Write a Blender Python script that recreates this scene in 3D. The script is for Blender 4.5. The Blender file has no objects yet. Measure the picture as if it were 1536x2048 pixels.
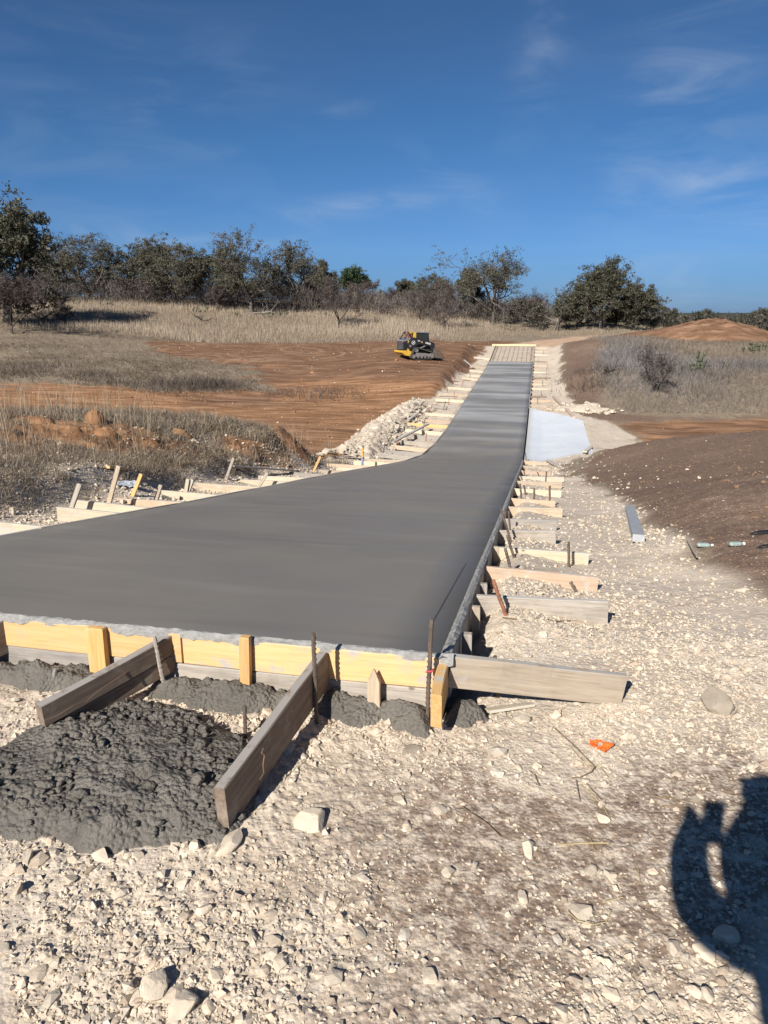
import bpy, math, random
import numpy as np
from mathutils import Vector, Matrix, Euler

# ------------------------------------------------------------------ camera, sky, sun, exposure
sc = bpy.context.scene
COL = sc.collection
EYE = 1.6; FPX = 1450.0; PITCH = math.radians(15.3)
cam_d = bpy.data.cameras.new('camera')
cam_d.sensor_fit = 'HORIZONTAL'; cam_d.sensor_width = 36.0
cam_d.lens = 36.0 * FPX / 1536.0
cam_d.clip_start = 0.02; cam_d.clip_end = 9000
cam = bpy.data.objects.new('camera', cam_d); COL.objects.link(cam)
cam.location = (0, 0, EYE); cam.rotation_euler = (math.pi/2 - PITCH, 0, 0)
sc.camera = cam

SUN_EL = math.radians(33.7); SUN_AZ = math.radians(207.6)     # clockwise from +Y
sdir = Vector((math.sin(SUN_AZ)*math.cos(SUN_EL), math.cos(SUN_AZ)*math.cos(SUN_EL), math.sin(SUN_EL)))
sun_d = bpy.data.lights.new('sun', 'SUN'); sun_d.energy = 4.8; sun_d.angle = math.radians(0.53)
sun_d.color = (1.0, 0.93, 0.84)
sun = bpy.data.objects.new('sun', sun_d); COL.objects.link(sun)
sun.rotation_euler = sdir.to_track_quat('Z', 'Y').to_euler()
sc.view_settings.view_transform = 'Standard'; sc.view_settings.look = 'None'
sc.view_settings.gamma = 1.0; sc.view_settings.exposure = 0.60
sc.view_settings.use_curve_mapping = False
sc.cycles.max_bounces = 6; sc.cycles.diffuse_bounces = 3; sc.cycles.caustics_reflective = False

def ray(px, py):
    x = (px-768)/FPX; y = (py-1024)/FPX
    return np.array([x, math.cos(PITCH)-math.sin(PITCH)*y, -(math.sin(PITCH)+math.cos(PITCH)*y)])

world = bpy.data.worlds.new('World'); sc.world = world; world.use_nodes = True
# clear dry air: the low sky stays blue instead of whitening
SKY_GRADE = [(0.0, (.135, .245, .54)), (.08, (.21, .36, .62)), (.19, (.20, .37, .56)), (.34, (.225, .365, .51)), (1.0, (.22, .30, .39))]
def build_sky():
    nt = world.node_tree; N = nt.nodes; L = nt.links
    N.clear()
    out = N.new('ShaderNodeOutputWorld'); bg = N.new('ShaderNodeBackground')
    sky = N.new('ShaderNodeTexSky'); sky.sky_type = 'NISHITA'; sky.sun_disc = False
    sky.sun_elevation = SUN_EL; sky.sun_rotation = SUN_AZ
    sky.altitude = 600; sky.air_density = 1.0; sky.dust_density = 0.25; sky.ozone_density = 2.2
    bg.inputs['Strength'].default_value = 0.085
    tc = N.new('ShaderNodeTexCoord')
    # high thin cirrus: streaked noise gathered round a few directions of the sky
    total = None
    wisps = [((400, 190), (90, 45), 0.9, -12), ((700, 415), (95, 16), 2.0, -8), ((800, 405), (60, 14), 1.3, -4),
             ((1290, 250), (40, 110), 1.2, 20), ((1460, 365), (130, 32), 2.2, 22), ((1090, 60), (30, 110), 1.2, 14),
             ((920, 370), (90, 26), 0.8, 30), ((1380, 580), (200, 40), 0.8, 0), ((200, 482), (230, 26), 1.2, 0), ((570, 480), (50, 7), 1.0, -12),
             ((650, 235), (110, 10), .7, -18), ((1450, 130), (40, 60), .8, 20), ((120, 260), (250, 200), .45, 0), ((1420, 300), (180, 200), .5, 0)]
    def math_node(op, a, b=None, clamp=False):
        m = N.new('ShaderNodeMath'); m.operation = op; m.use_clamp = clamp
        for i, q in enumerate((a, b)):
            if q is None: continue
            if isinstance(q, (int, float)): m.inputs[i].default_value = q
            else: L.new(q, m.inputs[i])
        return m.outputs[0]
    def vdot(vec):
        v = N.new('ShaderNodeVectorMath'); v.operation = 'DOT_PRODUCT'
        L.new(tc.outputs['Generated'], v.inputs[0]); v.inputs[1].default_value = vec
        return v.outputs['Value']
    for (px, py), (sx, sy), amp, rot in wisps:
        d = Vector(ray(px, py)).normalized()
        right = Vector((d.y, -d.x, 0)).normalized(); up = right.cross(d)
        a = math.radians(rot)
        e1 = right*math.cos(a) - up*math.sin(a); e2 = right*math.sin(a) + up*math.cos(a)
        a1 = math_node('MULTIPLY', vdot(e1), FPX/sx); a2 = math_node('MULTIPLY', vdot(e2), FPX/sy)
        r2 = math_node('ADD', math_node('MULTIPLY', a1, a1), math_node('MULTIPLY', a2, a2))
        g = math_node('MULTIPLY', math_node('POWER', 2.718, math_node('MULTIPLY', r2, -0.7)), amp)
        front = math_node('GREATER_THAN', vdot(d), 0.0)
        g = math_node('MULTIPLY', g, front)
        total = g if total is None else math_node('ADD', total, g)
    mp = N.new('ShaderNodeMapping'); mp.inputs['Rotation'].default_value = (0.5, 0.35, 0.2)
    mp.inputs['Scale'].default_value = (3.2, 5.0, 13.0)
    L.new(tc.outputs['Generated'], mp.inputs['Vector'])
    nz = N.new('ShaderNodeTexNoise'); nz.inputs['Scale'].default_value = 1.8; nz.inputs['Detail'].default_value = 7
    nz.inputs['Roughness'].default_value = 0.55; nz.inputs['Distortion'].default_value = 0.7
    L.new(mp.outputs[0], nz.inputs['Vector'])
    cr = N.new('ShaderNodeMapRange'); cr.inputs['From Min'].default_value = 0.36; cr.inputs['From Max'].default_value = 0.82
    cr.interpolation_type = 'SMOOTHSTEP'
    L.new(nz.outputs['Fac'], cr.inputs['Value'])
    base = math_node('ADD', total, 0.035)
    fac = math_node('MULTIPLY', math_node('MULTIPLY', base, cr.outputs[0]), 0.20, True)
    # the sky's own colour, a touch deeper
    hs = N.new('ShaderNodeHueSaturation'); hs.inputs['Saturation'].default_value = 1.0; hs.inputs['Hue'].default_value = 0.5
    L.new(sky.outputs[0], hs.inputs['Color'])
    sp = N.new('ShaderNodeSeparateXYZ'); L.new(tc.outputs['Generated'], sp.inputs[0])
    gr = N.new('ShaderNodeValToRGB'); el = gr.color_ramp.elements; el.new(.1); el.new(.2); el.new(.35)
    for q, (ps, cl) in zip(el, SKY_GRADE): q.position = ps; q.color = (*cl, 1)
    L.new(sp.outputs[2], gr.inputs[0])
    mu = N.new('ShaderNodeMixRGB'); mu.blend_type = 'MULTIPLY'; mu.inputs['Fac'].default_value = 1; L.new(hs.outputs[0], mu.inputs['Color1']); L.new(gr.outputs[0], mu.inputs['Color2'])
    mx = N.new('ShaderNodeMixRGB'); mx.inputs['Color2'].default_value = (4.6, 5.2, 6.0, 1)
    L.new(fac, mx.inputs['Fac']); L.new(mu.outputs[0], mx.inputs['Color1'])
    L.new(mx.outputs[0], bg.inputs['Color']); L.new(bg.outputs[0], out.inputs['Surface'])
build_sky()

# ------------------------------------------------------------------ numpy noise
def _h(ix, iy, seed):
    h = (ix.astype(np.int64)*374761393 + iy.astype(np.int64)*668265263 + seed*974634777) & 0xffffffff
    h = ((h ^ (h >> 13))*1274126177) & 0xffffffff
    h = ((h ^ (h >> 16))*2246822519) & 0xffffffff
    return ((h ^ (h >> 15)) & 0xffffff)/float(0xffffff)
def vnoise(x, y, seed=0):
    ix = np.floor(x); iy = np.floor(y); fx = x-ix; fy = y-iy
    fx = fx*fx*fx*(fx*(fx*6-15)+10); fy = fy*fy*fy*(fy*(fy*6-15)+10)
    a = _h(ix, iy, seed); b = _h(ix+1, iy, seed); c = _h(ix, iy+1, seed); d = _h(ix+1, iy+1, seed)
    return (a+(b-a)*fx)*(1-fy) + (c+(d-c)*fx)*fy
def fbm(x, y, o=4, seed=0):
    s = 0; a = 0.5; t = 0
    for i in range(o):
        s = s+a*vnoise(x*2**i+i*17.3, y*2**i-i*9.1, seed+i); t += a; a *= 0.5
    return s/t*2-1
def cells(x, y, seed=0):
    ix = np.floor(x); iy = np.floor(y)
    f1 = np.full(np.shape(x), 9.0); hid = np.zeros(np.shape(x))
    for dx in (-1, 0, 1):
        for dy in (-1, 0, 1):
            cx = ix+dx; cy = iy+dy
            px = cx+_h(cx, cy, seed); py = cy+_h(cx, cy, seed+7)
            d = np.hypot(px-x, py-y); m = d < f1
            f1 = np.where(m, d, f1); hid = np.where(m, _h(cx, cy, seed+13), hid)
    return f1, hid
def sstep(a, b, x):
    t = np.clip((x-a)/(b-a), 0, 1); return t*t*(3-2*t)
def sdf(poly, X, Y):
    P = np.array(poly, float); d = np.full(np.shape(X), 1e18); ins = np.zeros(np.shape(X), bool)
    n = len(P)
    for i in range(n):
        a = P[i]; b = P[(i+1) % n]; ex, ey = b-a
        wx = X-a[0]; wy = Y-a[1]
        t = np.clip((wx*ex+wy*ey)/(ex*ex+ey*ey+1e-12), 0, 1)
        d = np.minimum(d, (wx-ex*t)**2+(wy-ey*t)**2)
        c = ((a[1] > Y) != (b[1] > Y)) & (X < ex*(Y-a[1])/(ey if abs(ey) > 1e-12 else 1e-12)+a[0])
        ins ^= c
    return np.sqrt(d)*np.where(ins, 1, -1)          # positive inside

# ------------------------------------------------------------------ the slab's own frame (s along it, w across it to the left)
AZ = math.radians(11.7)
UX, UY = math.sin(AZ), math.cos(AZ); VX, VY = -math.cos(AZ), math.sin(AZ)
OX, OY = 0.2296, 2.7127; WID = 3.675
S_END = 61.0; S_FORM = 70.0
_ps = np.array([-2, 0, .6, 1.8, 4.2, 6.5, 10.5, 13, 17, 20, 22.5, 24.5, 28, 31, 35, 40, 50, 56, 60.7, 66, 70, 80, 95])
_pz = np.array([.5, .25, .155, -.03, -.43, -.80, -1.43, -1.83, -2.5, -2.98, -3.34, -3.55, -3.68, -3.64, -3.5, -3.27, -2.9, -2.68, -2.36, -1.78, -1.33, -1.2, -1.1])
_fs = np.linspace(-2, 95, 1941); _fz = np.interp(_fs, _ps, _pz)
_k = np.hanning(41); _k /= _k.sum()
_fz2 = np.convolve(np.pad(_fz, 20, mode='edge'), _k, 'valid')
_bl = sstep(0.0, 5.0, _fs)
_fz = _fz*(1-_bl)+_fz2*_bl
def zs(s): return np.interp(s, _fs, _fz)
def SW(s, w): return OX+UX*s+VX*w, OY+UY*s+VY*w
def to_sw(X, Y): return (X-OX)*UX+(Y-OY)*UY, (X-OX)*VX+(Y-OY)*VY
def slab_pt(s, w, dz=0.0):
    x, y = SW(s, w); return Vector((x, y, float(zs(s))+dz))

# ------------------------------------------------------------------ terrain height: thin plate through surveyed points
def cp(px, py, Y):
    d = ray(px, py); t = Y/d[1]; return (d[0]*t, Y, EYE+d[2]*t)
ctrl = []
for X in (-6, -3, -1.2, .6, 2.2, 5): ctrl += [(X, -4, .04), (X, 0.8, 0.0)]
ctrl += [(-2, 2.0, 0), (-.5, 2.0, 0), (1.2, 2.2, 0), (3, 2.2, 0.02), (-3.5, 2.6, 0.02), (1.05, 2.8, 0), (-1.5, 2.8, 0.0)]
for s in (1, 2.5, 4.5, 7, 10, 14, 18, 22, 26, 31, 37, 44, 52, 60, 67, 71):
    for w in (-.25, -1.2, WID+.3, WID+1.0):
        x, y = SW(s, w); z = float(zs(s))-(.14 if s < 60 else .17)
        if 23 < s < 38 and w < 0: z = float(zs(s))-.05
        if s > 3 and w < -1: z += .04
        ctrl.append((x, y, z))
ctrl += [cp(1300, 1250, 3.7), cp(1500, 1300, 3.3), cp(1268, 1055, 6.2), cp(1350, 1000, 7.6), cp(1536, 868, 16), cp(1190, 903, 20),
         cp(1500, 950, 9.4), (3.6, 4.6, -.02), (6, 4.5, .1), (9, 8, .1), (14, 14, -.5), (22, 16, -.7), (18, 5, .6),
         (8, 26, -3.6), (12, 25, -3.4), (16, 25, -3.3), (11, 31, -3.95), (18, 32, -3.8), (30, 33, -3.6), (60, 40, -2.5),
         cp(1300, 835, 38), cp(1500, 838, 38), cp(1330, 760, 47), cp(1480, 760, 47), cp(1200, 760, 48), cp(1200, 693, 65), cp(1400, 700, 60), cp(1536, 690, 62),
         cp(1140, 692, 69), cp(1150, 678, 84), cp(1300, 673, 93), cp(1115, 662, 97), cp(1215, 655, 97), cp(1340, 660, 110), cp(1500, 668, 110),
         cp(840, 735, 57), cp(700, 780, 49), cp(500, 800, 44), cp(600, 860, 33), cp(300, 840, 37), cp(0, 830, 38), cp(-200, 820, 38),
         cp(300, 760, 48), cp(0, 790, 42), cp(100, 720, 58), cp(300, 700, 68), cp(600, 700, 72), cp(930, 700, 69), cp(500, 688, 79), cp(800, 690, 78),
         cp(0, 660, 74), cp(0, 605, 100), cp(200, 607, 103), cp(500, 613, 105), cp(800, 622, 108), cp(1000, 642, 105), cp(500, 650, 92), cp(800, 655, 92),
         (-40, 150, 4.2), (0, 150, 2.8), (40, 150, -.5), (80, 150, -3), (-80, 120, 5.0), (-60, 60, -.6), (-40, 36, -3.2),
         (-8, 24, -2.7), (-3, 22.5, -2.9), (-14, 24, -2.5), (-7, 29, -3.65), (-20, 29, -3.5), (-14, 20, -1.6), (-24, 20, -1.5),
         cp(0, 960, 8), cp(300, 960, 9), cp(300, 880, 13), cp(600, 930, 13), cp(650, 890, 17), cp(500, 862, 17), cp(300, 850, 15.2), cp(100, 837, 14.5), cp(0, 1042, 6),
         cp(-150, 900, 10), (-6, 5, .05), (-10, 8, .05), (-30, 10, -.2)]
CT = np.array(ctrl, float)
def _tps_fit(C, lam=0.35):
    n = len(C); d = np.hypot(C[:, None, 0]-C[None, :, 0], C[:, None, 1]-C[None, :, 1])
    K = np.where(d > 0, d*d*np.log(d+1e-12), 0)+np.eye(n)*lam
    P = np.c_[np.ones(n), C[:, :2]]
    A = np.block([[K, P], [P.T, np.zeros((3, 3))]])
    return np.linalg.solve(A, np.r_[C[:, 2], 0, 0, 0])
TW = _tps_fit(CT)
def tps(X, Y):
    X = np.asarray(X, float); shp = X.shape; x = X.ravel(); y = np.asarray(Y, float).ravel(); out = np.empty(len(x))
    for i in range(0, len(x), 40000):
        a = x[i:i+40000]; b = y[i:i+40000]
        d2 = (a[:, None]-CT[None, :, 0])**2+(b[:, None]-CT[None, :, 1])**2
        out[i:i+40000] = (0.5*d2*np.log(d2+1e-12))@TW[:-3]+TW[-3]+TW[-2]*a+TW[-1]*b
    return out.reshape(shp)
def base_z(X, Y):
    X = np.asarray(X, float); Y = np.asarray(Y, float)
    r = np.hypot(X, Y); th = np.degrees(np.arctan2(X, Y))
    k = np.minimum(1, 150/np.maximum(r, 1e-6))
    z = tps(X*k, Y*k)
    back = sstep(60, 110, np.abs(th)); z = z*(1-back*sstep(4, 10, r))+0.05*back*sstep(4, 10, r)
    far = sstep(125, 330, r)
    zf = 3.2-8.5*sstep(4, 16, th)
    zf = zf+sstep(700, 1500, r)*(7.0+6*fbm(X*.0012, Y*.0012, 3, 5))*sstep(8, 14, th)
    z = z*(1-far)+zf*far
    s, w = to_sw(X, Y)
    # blend exactly to the slab's sides
    near = sstep(-2.2, -.4, w)*(1-sstep(WID+.3, WID+1.6, w))*sstep(0.1, .7, s)*(1-sstep(70, 72, s))
    z = z*(1-near)+(zs(s)-.14-.05*sstep(1.2, .3, s)+.065*sstep(-.75, -.25, w)*(1-sstep(0, .1, w))*sstep(.5, 1.2, s)*(1-sstep(20, 23, s)))*near
    # the cut beside the left edge of the slab
    cut = .17*sstep(WID+1.25, WID+1.55+.0*s, w+.18*fbm(s*1.1, w*.4, 3, 3))*sstep(1.5, 3.2, s)*(1-sstep(12, 16, s))*(1-sstep(WID+4, WID+8, w))
    z = z+cut
    cut2 = .55*sstep(WID+1.5, WID+2.6, w+.3*fbm(s*.3, w*.2, 3, 4))*sstep(40, 46, s)*(1-sstep(66, 72, s))*(1-sstep(WID+6, WID+14, w))
    z = z+cut2
    # brown bank along the right of the far half
    cut3 = .45*sstep(1.6, 3.0, -w+.25*fbm(s*.3, w*.2, 3, 8))*sstep(42, 50, s)*(1-sstep(66, 74, s))*(1-sstep(6, 14, -w))
    return z+cut3
def at(px, py, t0=1.2, t1=600):
    """where the line of sight through a pixel of the survey photograph meets the ground"""
    d = ray(px, py); t = np.exp(np.linspace(math.log(t0), math.log(t1), 900))
    P = np.array([0, 0, EYE])[None]+d[None]*t[:, None]
    g = P[:, 2]-base_z(P[:, 0], P[:, 1]); i = np.argmax(g < 0)
    if g[i] >= 0: i = len(t)-1
    if i == 0: return (P[0, 0], P[0, 1])
    f = g[i-1]/(g[i-1]-g[i]); p = P[i-1]+(P[i]-P[i-1])*f
    return (float(p[0]), float(p[1]))

# ground zones (positions on the ground)
A = at
Z_LIME = [(-9, -8), (10, -8), (8, 2.4), A(1536, 1200), A(1480, 1165), A(1400, 1120), A(1380, 1085), A(1290, 1050), A(1250, 1010), A(1210, 975), A(1150, 955), A(1125, 940),
          SW(16, -1.2), SW(24, -1.3), (8.4, 27.4), (10.6, 29.5), (11.8, 33), (11.2, 36.5), (9.8, 38.5), SW(39, -2.6), SW(50, -2.0), SW(60, -2.2), SW(69, -2.6), SW(71, -1), SW(71, WID+1),
          SW(60, WID+1.1), SW(45, WID+1.8), SW(40, WID+2.4), SW(36, WID+3.2), SW(30, WID+4.2), SW(25, WID+3.4), SW(22, WID+3.2), SW(19, WID+1.3), SW(12, WID+1.1), SW(8, WID+1.7), SW(5, WID+2.3), SW(3, WID+3.3), SW(1.5, WID+5.0), (-12, 7)]
Z_BROWN = [A(1125, 940), (4.9, 17), (6.2, 20.5), (9, 18.6), (14, 17), (26, 15), (20, 3), (8, 2.4), A(1536, 1200), A(1480, 1165), A(1400, 1120), A(1380, 1085), A(1290, 1050), A(1250, 1010), A(1210, 975), A(1150, 955)]
Z_BROWN2 = [SW(41, -1.7), SW(50, -2.0), SW(60, -2.2), SW(70, -2.6), SW(72, -5), SW(64, -6), SW(52, -4.5), SW(44, -4), (12, 38.5), (18, 38.3), (24, 39.5), (12, 36.5), (9.6, 37)]
Z_ORANGE = [(-60, 29), (-12, 27), (-4, 24.5), (0.5, 26), (3, 34), (8.0, 52), (13, 71), (13, 80), (4, 83), (-8, 81), (-24, 77), (-21, 66), (-13, 58), (-8.5, 52), (-8, 48), (-14, 45.5), (-60, 45)]
Z_ORANGE2 = [(10.8, 29), (13, 24), (24, 18), (60, 18), (60, 40), (30, 39.8), (18, 38.4), (12.5, 37.5), (11.4, 35)]
Z_ROAD = [SW(69.5, -2.4), SW(69.5, 4.0), (15.5, 79), (22, 88), (34, 95), (60, 101), (60, 95), (36, 90), (25, 84), (20, 77), (18, 71)]
Z_STAIN = [A(960, 1600), A(1150, 1540), A(1340, 1520), A(1536, 1480), (3, 2.6), (3, .6), (.55, .8), A(1000, 2048), (.42, .9), A(930, 1800)]
Z_ORANGEBERM = [A(0, 835), A(80, 845), A(190, 845), A(260, 860), A(330, 880), A(420, 880), A(560, 865), A(640, 880), A(560, 900), A(450, 905), A(330, 905), A(200, 905), A(100, 900), A(0, 905)]
def zones(X, Y):
    r = np.hypot(X, Y)
    n = fbm(X*1.1, Y*1.1, 5, 21); n2 = fbm(X*.35, Y*.35, 5, 22)
    e = (.28*n)*np.clip(r/9, .5, 2.5)+.10*n2*np.clip(r/12, 0, 4)
    lime = sstep(-.16, .16, sdf(Z_LIME, X, Y)+e)
    brown = sstep(-.14, .14, sdf(Z_BROWN, X, Y)+e)
    brown = np.maximum(brown, sstep(-.5, .5, sdf(Z_BROWN2, X, Y)+1.2*e))
    orange = sstep(-.6, .6, np.maximum(sdf(Z_ORANGE, X, Y), sdf(Z_ORANGE2, X, Y))+1.6*e+1.6*fbm(X*.22, Y*.5, 4, 23)*sstep(20, 50, r))
    berm = sstep(-.25, .25, sdf(Z_ORANGEBERM, X, Y)+.9*n)*sstep(-.1, .25, n+.35)
    road = sstep(-.6, .6, sdf(Z_ROAD, X, Y)+.8*n)
    stain = sstep(-.15, .35, sdf(Z_STAIN, X, Y)+.75*n2+.2)*sstep(-.08, .14, fbm(X*2.1+1.7, Y*2.1+3, 6, 26)+.07)
    s, w = to_sw(X, Y)
    loam = sstep(.1, .4, fbm(X*.9, Y*.9, 4, 27)+.05)*sstep(WID+1.2, WID+2.0, w)*(1-sstep(12, 15, s))*(1-lime)
    orange = np.maximum(orange*(1-lime), np.maximum(berm, .55*loam))
    lime = lime*(1-.9*berm)
    bankmix = sstep(WID+1.2, WID+2.0, w)*(s > 0)*(r < 22); lime = lime*(1-bankmix*sstep(-.15, .15, fbm(X*2.2, Y*2.2, 4, 28)))
    return lime, brown*(1-lime), orange*(1-brown), road*(1-lime), stain*lime*(r < 12)
M_PILE = dict(
    big=[A(-60, 1500), A(0, 1500), A(50, 1465), A(110, 1440), A(190, 1425), A(260, 1412), A(340, 1418), A(410, 1440), A(470, 1468), A(520, 1500), A(520, 1590), A(498, 1650), A(450, 1692), A(370, 1690), A(300, 1700), A(220, 1708), A(150, 1700), A(105, 1672), A(60, 1680), A(0, 1662), A(-60, 1660)],
    left=[A(-60, 1290), A(60, 1292), A(160, 1305), A(240, 1318), A(200, 1352), A(130, 1370), A(60, 1352), A(0, 1345), A(-60, 1345)],
    mid=[A(325, 1335), A(420, 1335), A(520, 1345), A(630, 1352), A(620, 1372), A(560, 1392), A(470, 1392), A(400, 1378), A(330, 1372)],
    right=[A(640, 1358), A(760, 1368), A(905, 1372), A(915, 1386), A(870, 1402), A(790, 1402), A(720, 1406), A(650, 1396)])
TRK = [(-9.5, 66, 4.2), (-9.5, 66, 5.9), (-17, 62, 3.4), (-17, 62, 5.0), (-1.5, 74, 7.0), (-1.5, 74, 8.7), (-14, 70, 6.5), (-14, 70, 8.1), (1, 58, 12), (1, 58, 13.7)]
def tyre(X, Y):
    t = np.zeros(np.shape(X))
    for x, y, q in TRK: t = np.maximum(t, sstep(.34, .12, np.abs(np.hypot(X-x, (Y-y))-q))*sstep(-.3, .2, fbm(X*.2+q, Y*.2, 2, 29)))
    return t*(np.hypot(X, Y) > 44)
def ground_z(X, Y, zz=None):
    X = np.asarray(X, float); Y = np.asarray(Y, float)
    z = base_z(X, Y); r = np.hypot(X, Y)
    lime, brown, orange, road, stain = zones(X, Y) if zz is None else zz
    straw = np.clip(1-lime-brown-orange-road, 0, 1)
    near = 1-sstep(7, 13, r)
    f1, hid = cells(X*13, Y*13, 31); f2, hid2 = cells(X*30, Y*30, 33)
    rocky = sstep(-.35, .25, fbm(X*1.6, Y*1.6, 3, 41)+.12)
    cob = np.clip(.62-f1, 0, .5)*np.where(hid > .45, hid, 0)*.05
    grit = np.clip(.6-f2, 0, .5)*hid2*.020
    s, w = to_sw(X, Y)
    slabzone = sstep(.25, -.05, np.abs(w-WID/2)-WID/2)*sstep(-.1, .1, s)*(1-sstep(S_FORM-.2, S_FORM+.2, s))
    d = lime*near*(.34*cob*rocky+.75*grit*(.3+.7*rocky)+.007*fbm(X*18, Y*18, 3, 42)*(.3+rocky)+.018*fbm(X*1.8, Y*1.8, 3, 43))*(1-.55*stain)
    d = d+lime*(1-near)*.05*fbm(X*2.5, Y*2.5, 4, 44)
    d = d+brown*(.012*fbm(X*5, Y*5, 4, 45)+.022*fbm(X*1.3, Y*8, 4, 46)+.02*np.maximum(0, fbm(X*4, Y*4, 4, 55))+.05*fbm(X*.5, Y*.5, 3, 47))
    d = d+orange*(.07*fbm(X*.5, Y*1.7, 4, 48)+.02*fbm(X*3, Y*3, 3, 49)+(.07*sstep(0, .5, fbm(X*2.2, Y*2.2, 4, 50))+.05*fbm(X*9, Y*9, 3, 54))*(r < 25))
    d = d+straw*(.07*fbm(X*1.4, Y*1.4, 4, 51)+.22*fbm(X*.16, Y*.16, 3, 52)*sstep(30, 60, r)+.035*fbm(X*6, Y*6, 3, 53)*(r < 30))
    d = d*np.clip(1-slabzone, 0, 1)
    low = slabzone*np.where(s < S_END, .25, .0)*(1-near*.3)
    return z+d-low

# ------------------------------------------------------------------ scene helpers
def link(o): COL.objects.link(o); return o
def tag(o, label=None, cat=None, group=None, kind=None):
    if label: o['label'] = label
    if cat: o['category'] = cat
    if group: o['group'] = group
    if kind: o['kind'] = kind
    return o
def np_mesh(name, V, F, mat=None, smooth=True, attrs=None):
    V = np.asarray(V, np.float32); F = np.asarray(F, np.int32); n, k = F.shape
    m = bpy.data.meshes.new(name); m.vertices.add(len(V)); m.vertices.foreach_set('co', V.ravel())
    m.loops.add(n*k); m.loops.foreach_set('vertex_index', F.ravel())
    m.polygons.add(n); m.polygons.foreach_set('loop_start', np.arange(0, n*k, k, dtype=np.int32))
    m.polygons.foreach_set('use_smooth', np.full(n, smooth))
    m.update(calc_edges=True)
    for an, a in (attrs or {}).items():
        ca = m.color_attributes.new(an, 'FLOAT_COLOR', 'POINT')
        a = np.asarray(a, np.float32)
        if a.shape[1] == 3: a = np.c_[a, np.ones(len(a), np.float32)]
        ca.data.foreach_set('color', a.ravel())
    if mat: m.materials.append(mat)
    return m
def np_obj(name, V, F, mat, parent=None, smooth=True, attrs=None, loc=None):
    o = bpy.data.objects.new(name, np_mesh(name, V, F, mat, smooth, attrs)); link(o)
    if parent: o.parent = parent
    if loc is not None: o.location = loc
    return o
def empty(name, loc, rz=0.0):
    o = link(bpy.data.objects.new(name, None)); o.location = loc; o.rotation_euler = (0, 0, rz); o.empty_display_size = .2
    return o
class MB:
    """collects simple shapes into one mesh"""
    def __init__(s): s.v = []; s.f = []
    def add(s, vs, fs):
        b = len(s.v); s.v += [tuple(v) for v in vs]; s.f += [tuple(i+b for i in f) for f in fs]; return s
    def box(s, c, d, rot=None, bev=0.0):
        hx, hy, hz = d[0]/2, d[1]/2, d[2]/2; R = rot or Matrix.Identity(3); c = Vector(c)
        if bev <= 0:
            vs = [c+R@Vector((x*hx, y*hy, z*hz)) for x in (-1, 1) for y in (-1, 1) for z in (-1, 1)]
            return s.add(vs, [(0, 1, 3, 2), (4, 6, 7, 5), (0, 4, 5, 1), (2, 3, 7, 6), (0, 2, 6, 4), (1, 5, 7, 3)])
        b = min(bev, hx*.9, hy*.9, hz*.9)
        ring = lambda x, q: [(x, y, z) for y, z in ((-hy+q, -hz), (hy-q, -hz), (hy, -hz+q), (hy, hz-q), (hy-q, hz), (-hy+q, hz), (-hy, hz-q), (-hy, -hz+q))]
        def inner(x): return [(x, y*(1-b/hy), z*(1-b/hz)) for _, y, z in ring(x, b)]
        pts = inner(-hx)+ring(-hx+b, b)+ring(hx-b, b)+inner(hx)
        fs = [tuple(range(8))[::-1], tuple(range(24, 32))]
        for k in range(3):
            for i in range(8): fs.append((k*8+i, k*8+(i+1) % 8, k*8+8+(i+1) % 8, k*8+8+i))
        return s.add([c+R@Vector(p) for p in pts], fs)
    def tube(s, p0, p1, r0, r1=None, n=8, cap=True):
        r1 = r0 if r1 is None else r1; p0 = Vector(p0); p1 = Vector(p1); d = (p1-p0)
        q = d.to_track_quat('Z', 'Y').to_matrix(); vs = []
        for p, r in ((p0, r0), (p1, r1)):
            for i in range(n):
                a = 2*math.pi*i/n; vs.append(p+q@Vector((r*math.cos(a), r*math.sin(a), 0)))
        fs = [(i, (i+1) % n, n+(i+1) % n, n+i) for i in range(n)]
        if cap: fs += [tuple(range(n))[::-1], tuple(range(n, 2*n))]
        return s.add(vs, fs)
    def path(s, pts, r, n=6):
        for a, b in zip(pts[:-1], pts[1:]): s.tube(a, b, r, r, n)
        return s
    def prism(s, prof, y0, y1):
        """profile in (x, z) pushed along y"""
        n = len(prof); vs = [(x, y0, z) for x, z in prof]+[(x, y1, z) for x, z in prof]
        area = sum(prof[i][0]*prof[(i+1) % n][1]-prof[(i+1) % n][0]*prof[i][1] for i in range(n))
        fs = [(i, (i+1) % n, n+(i+1) % n, n+i) for i in range(n)]+[tuple(range(n))[::-1], tuple(range(n, 2*n))]
        if (area > 0) != (y1 < y0): pass
        return s.add(vs, fs)
    def build(s, name, mat, parent=None, smooth=False, bevel=0):
        m = bpy.data.meshes.new(name); m.from_pydata(s.v, [], s.f); m.update()
        import bmesh as _b
        bm = _b.new(); bm.from_mesh(m); _b.ops.recalc_face_normals(bm, faces=bm.faces); bm.to_mesh(m); bm.free()
        if mat: m.materials.append(mat)
        for p in m.polygons: p.use_smooth = smooth
        o = link(bpy.data.objects.new(name, m))
        if parent: o.parent = parent
        if bevel:
            b = o.modifiers.new('bevel', 'BEVEL'); b.width = bevel; b.segments = 2; b.limit_method = 'ANGLE'
        return o

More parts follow.
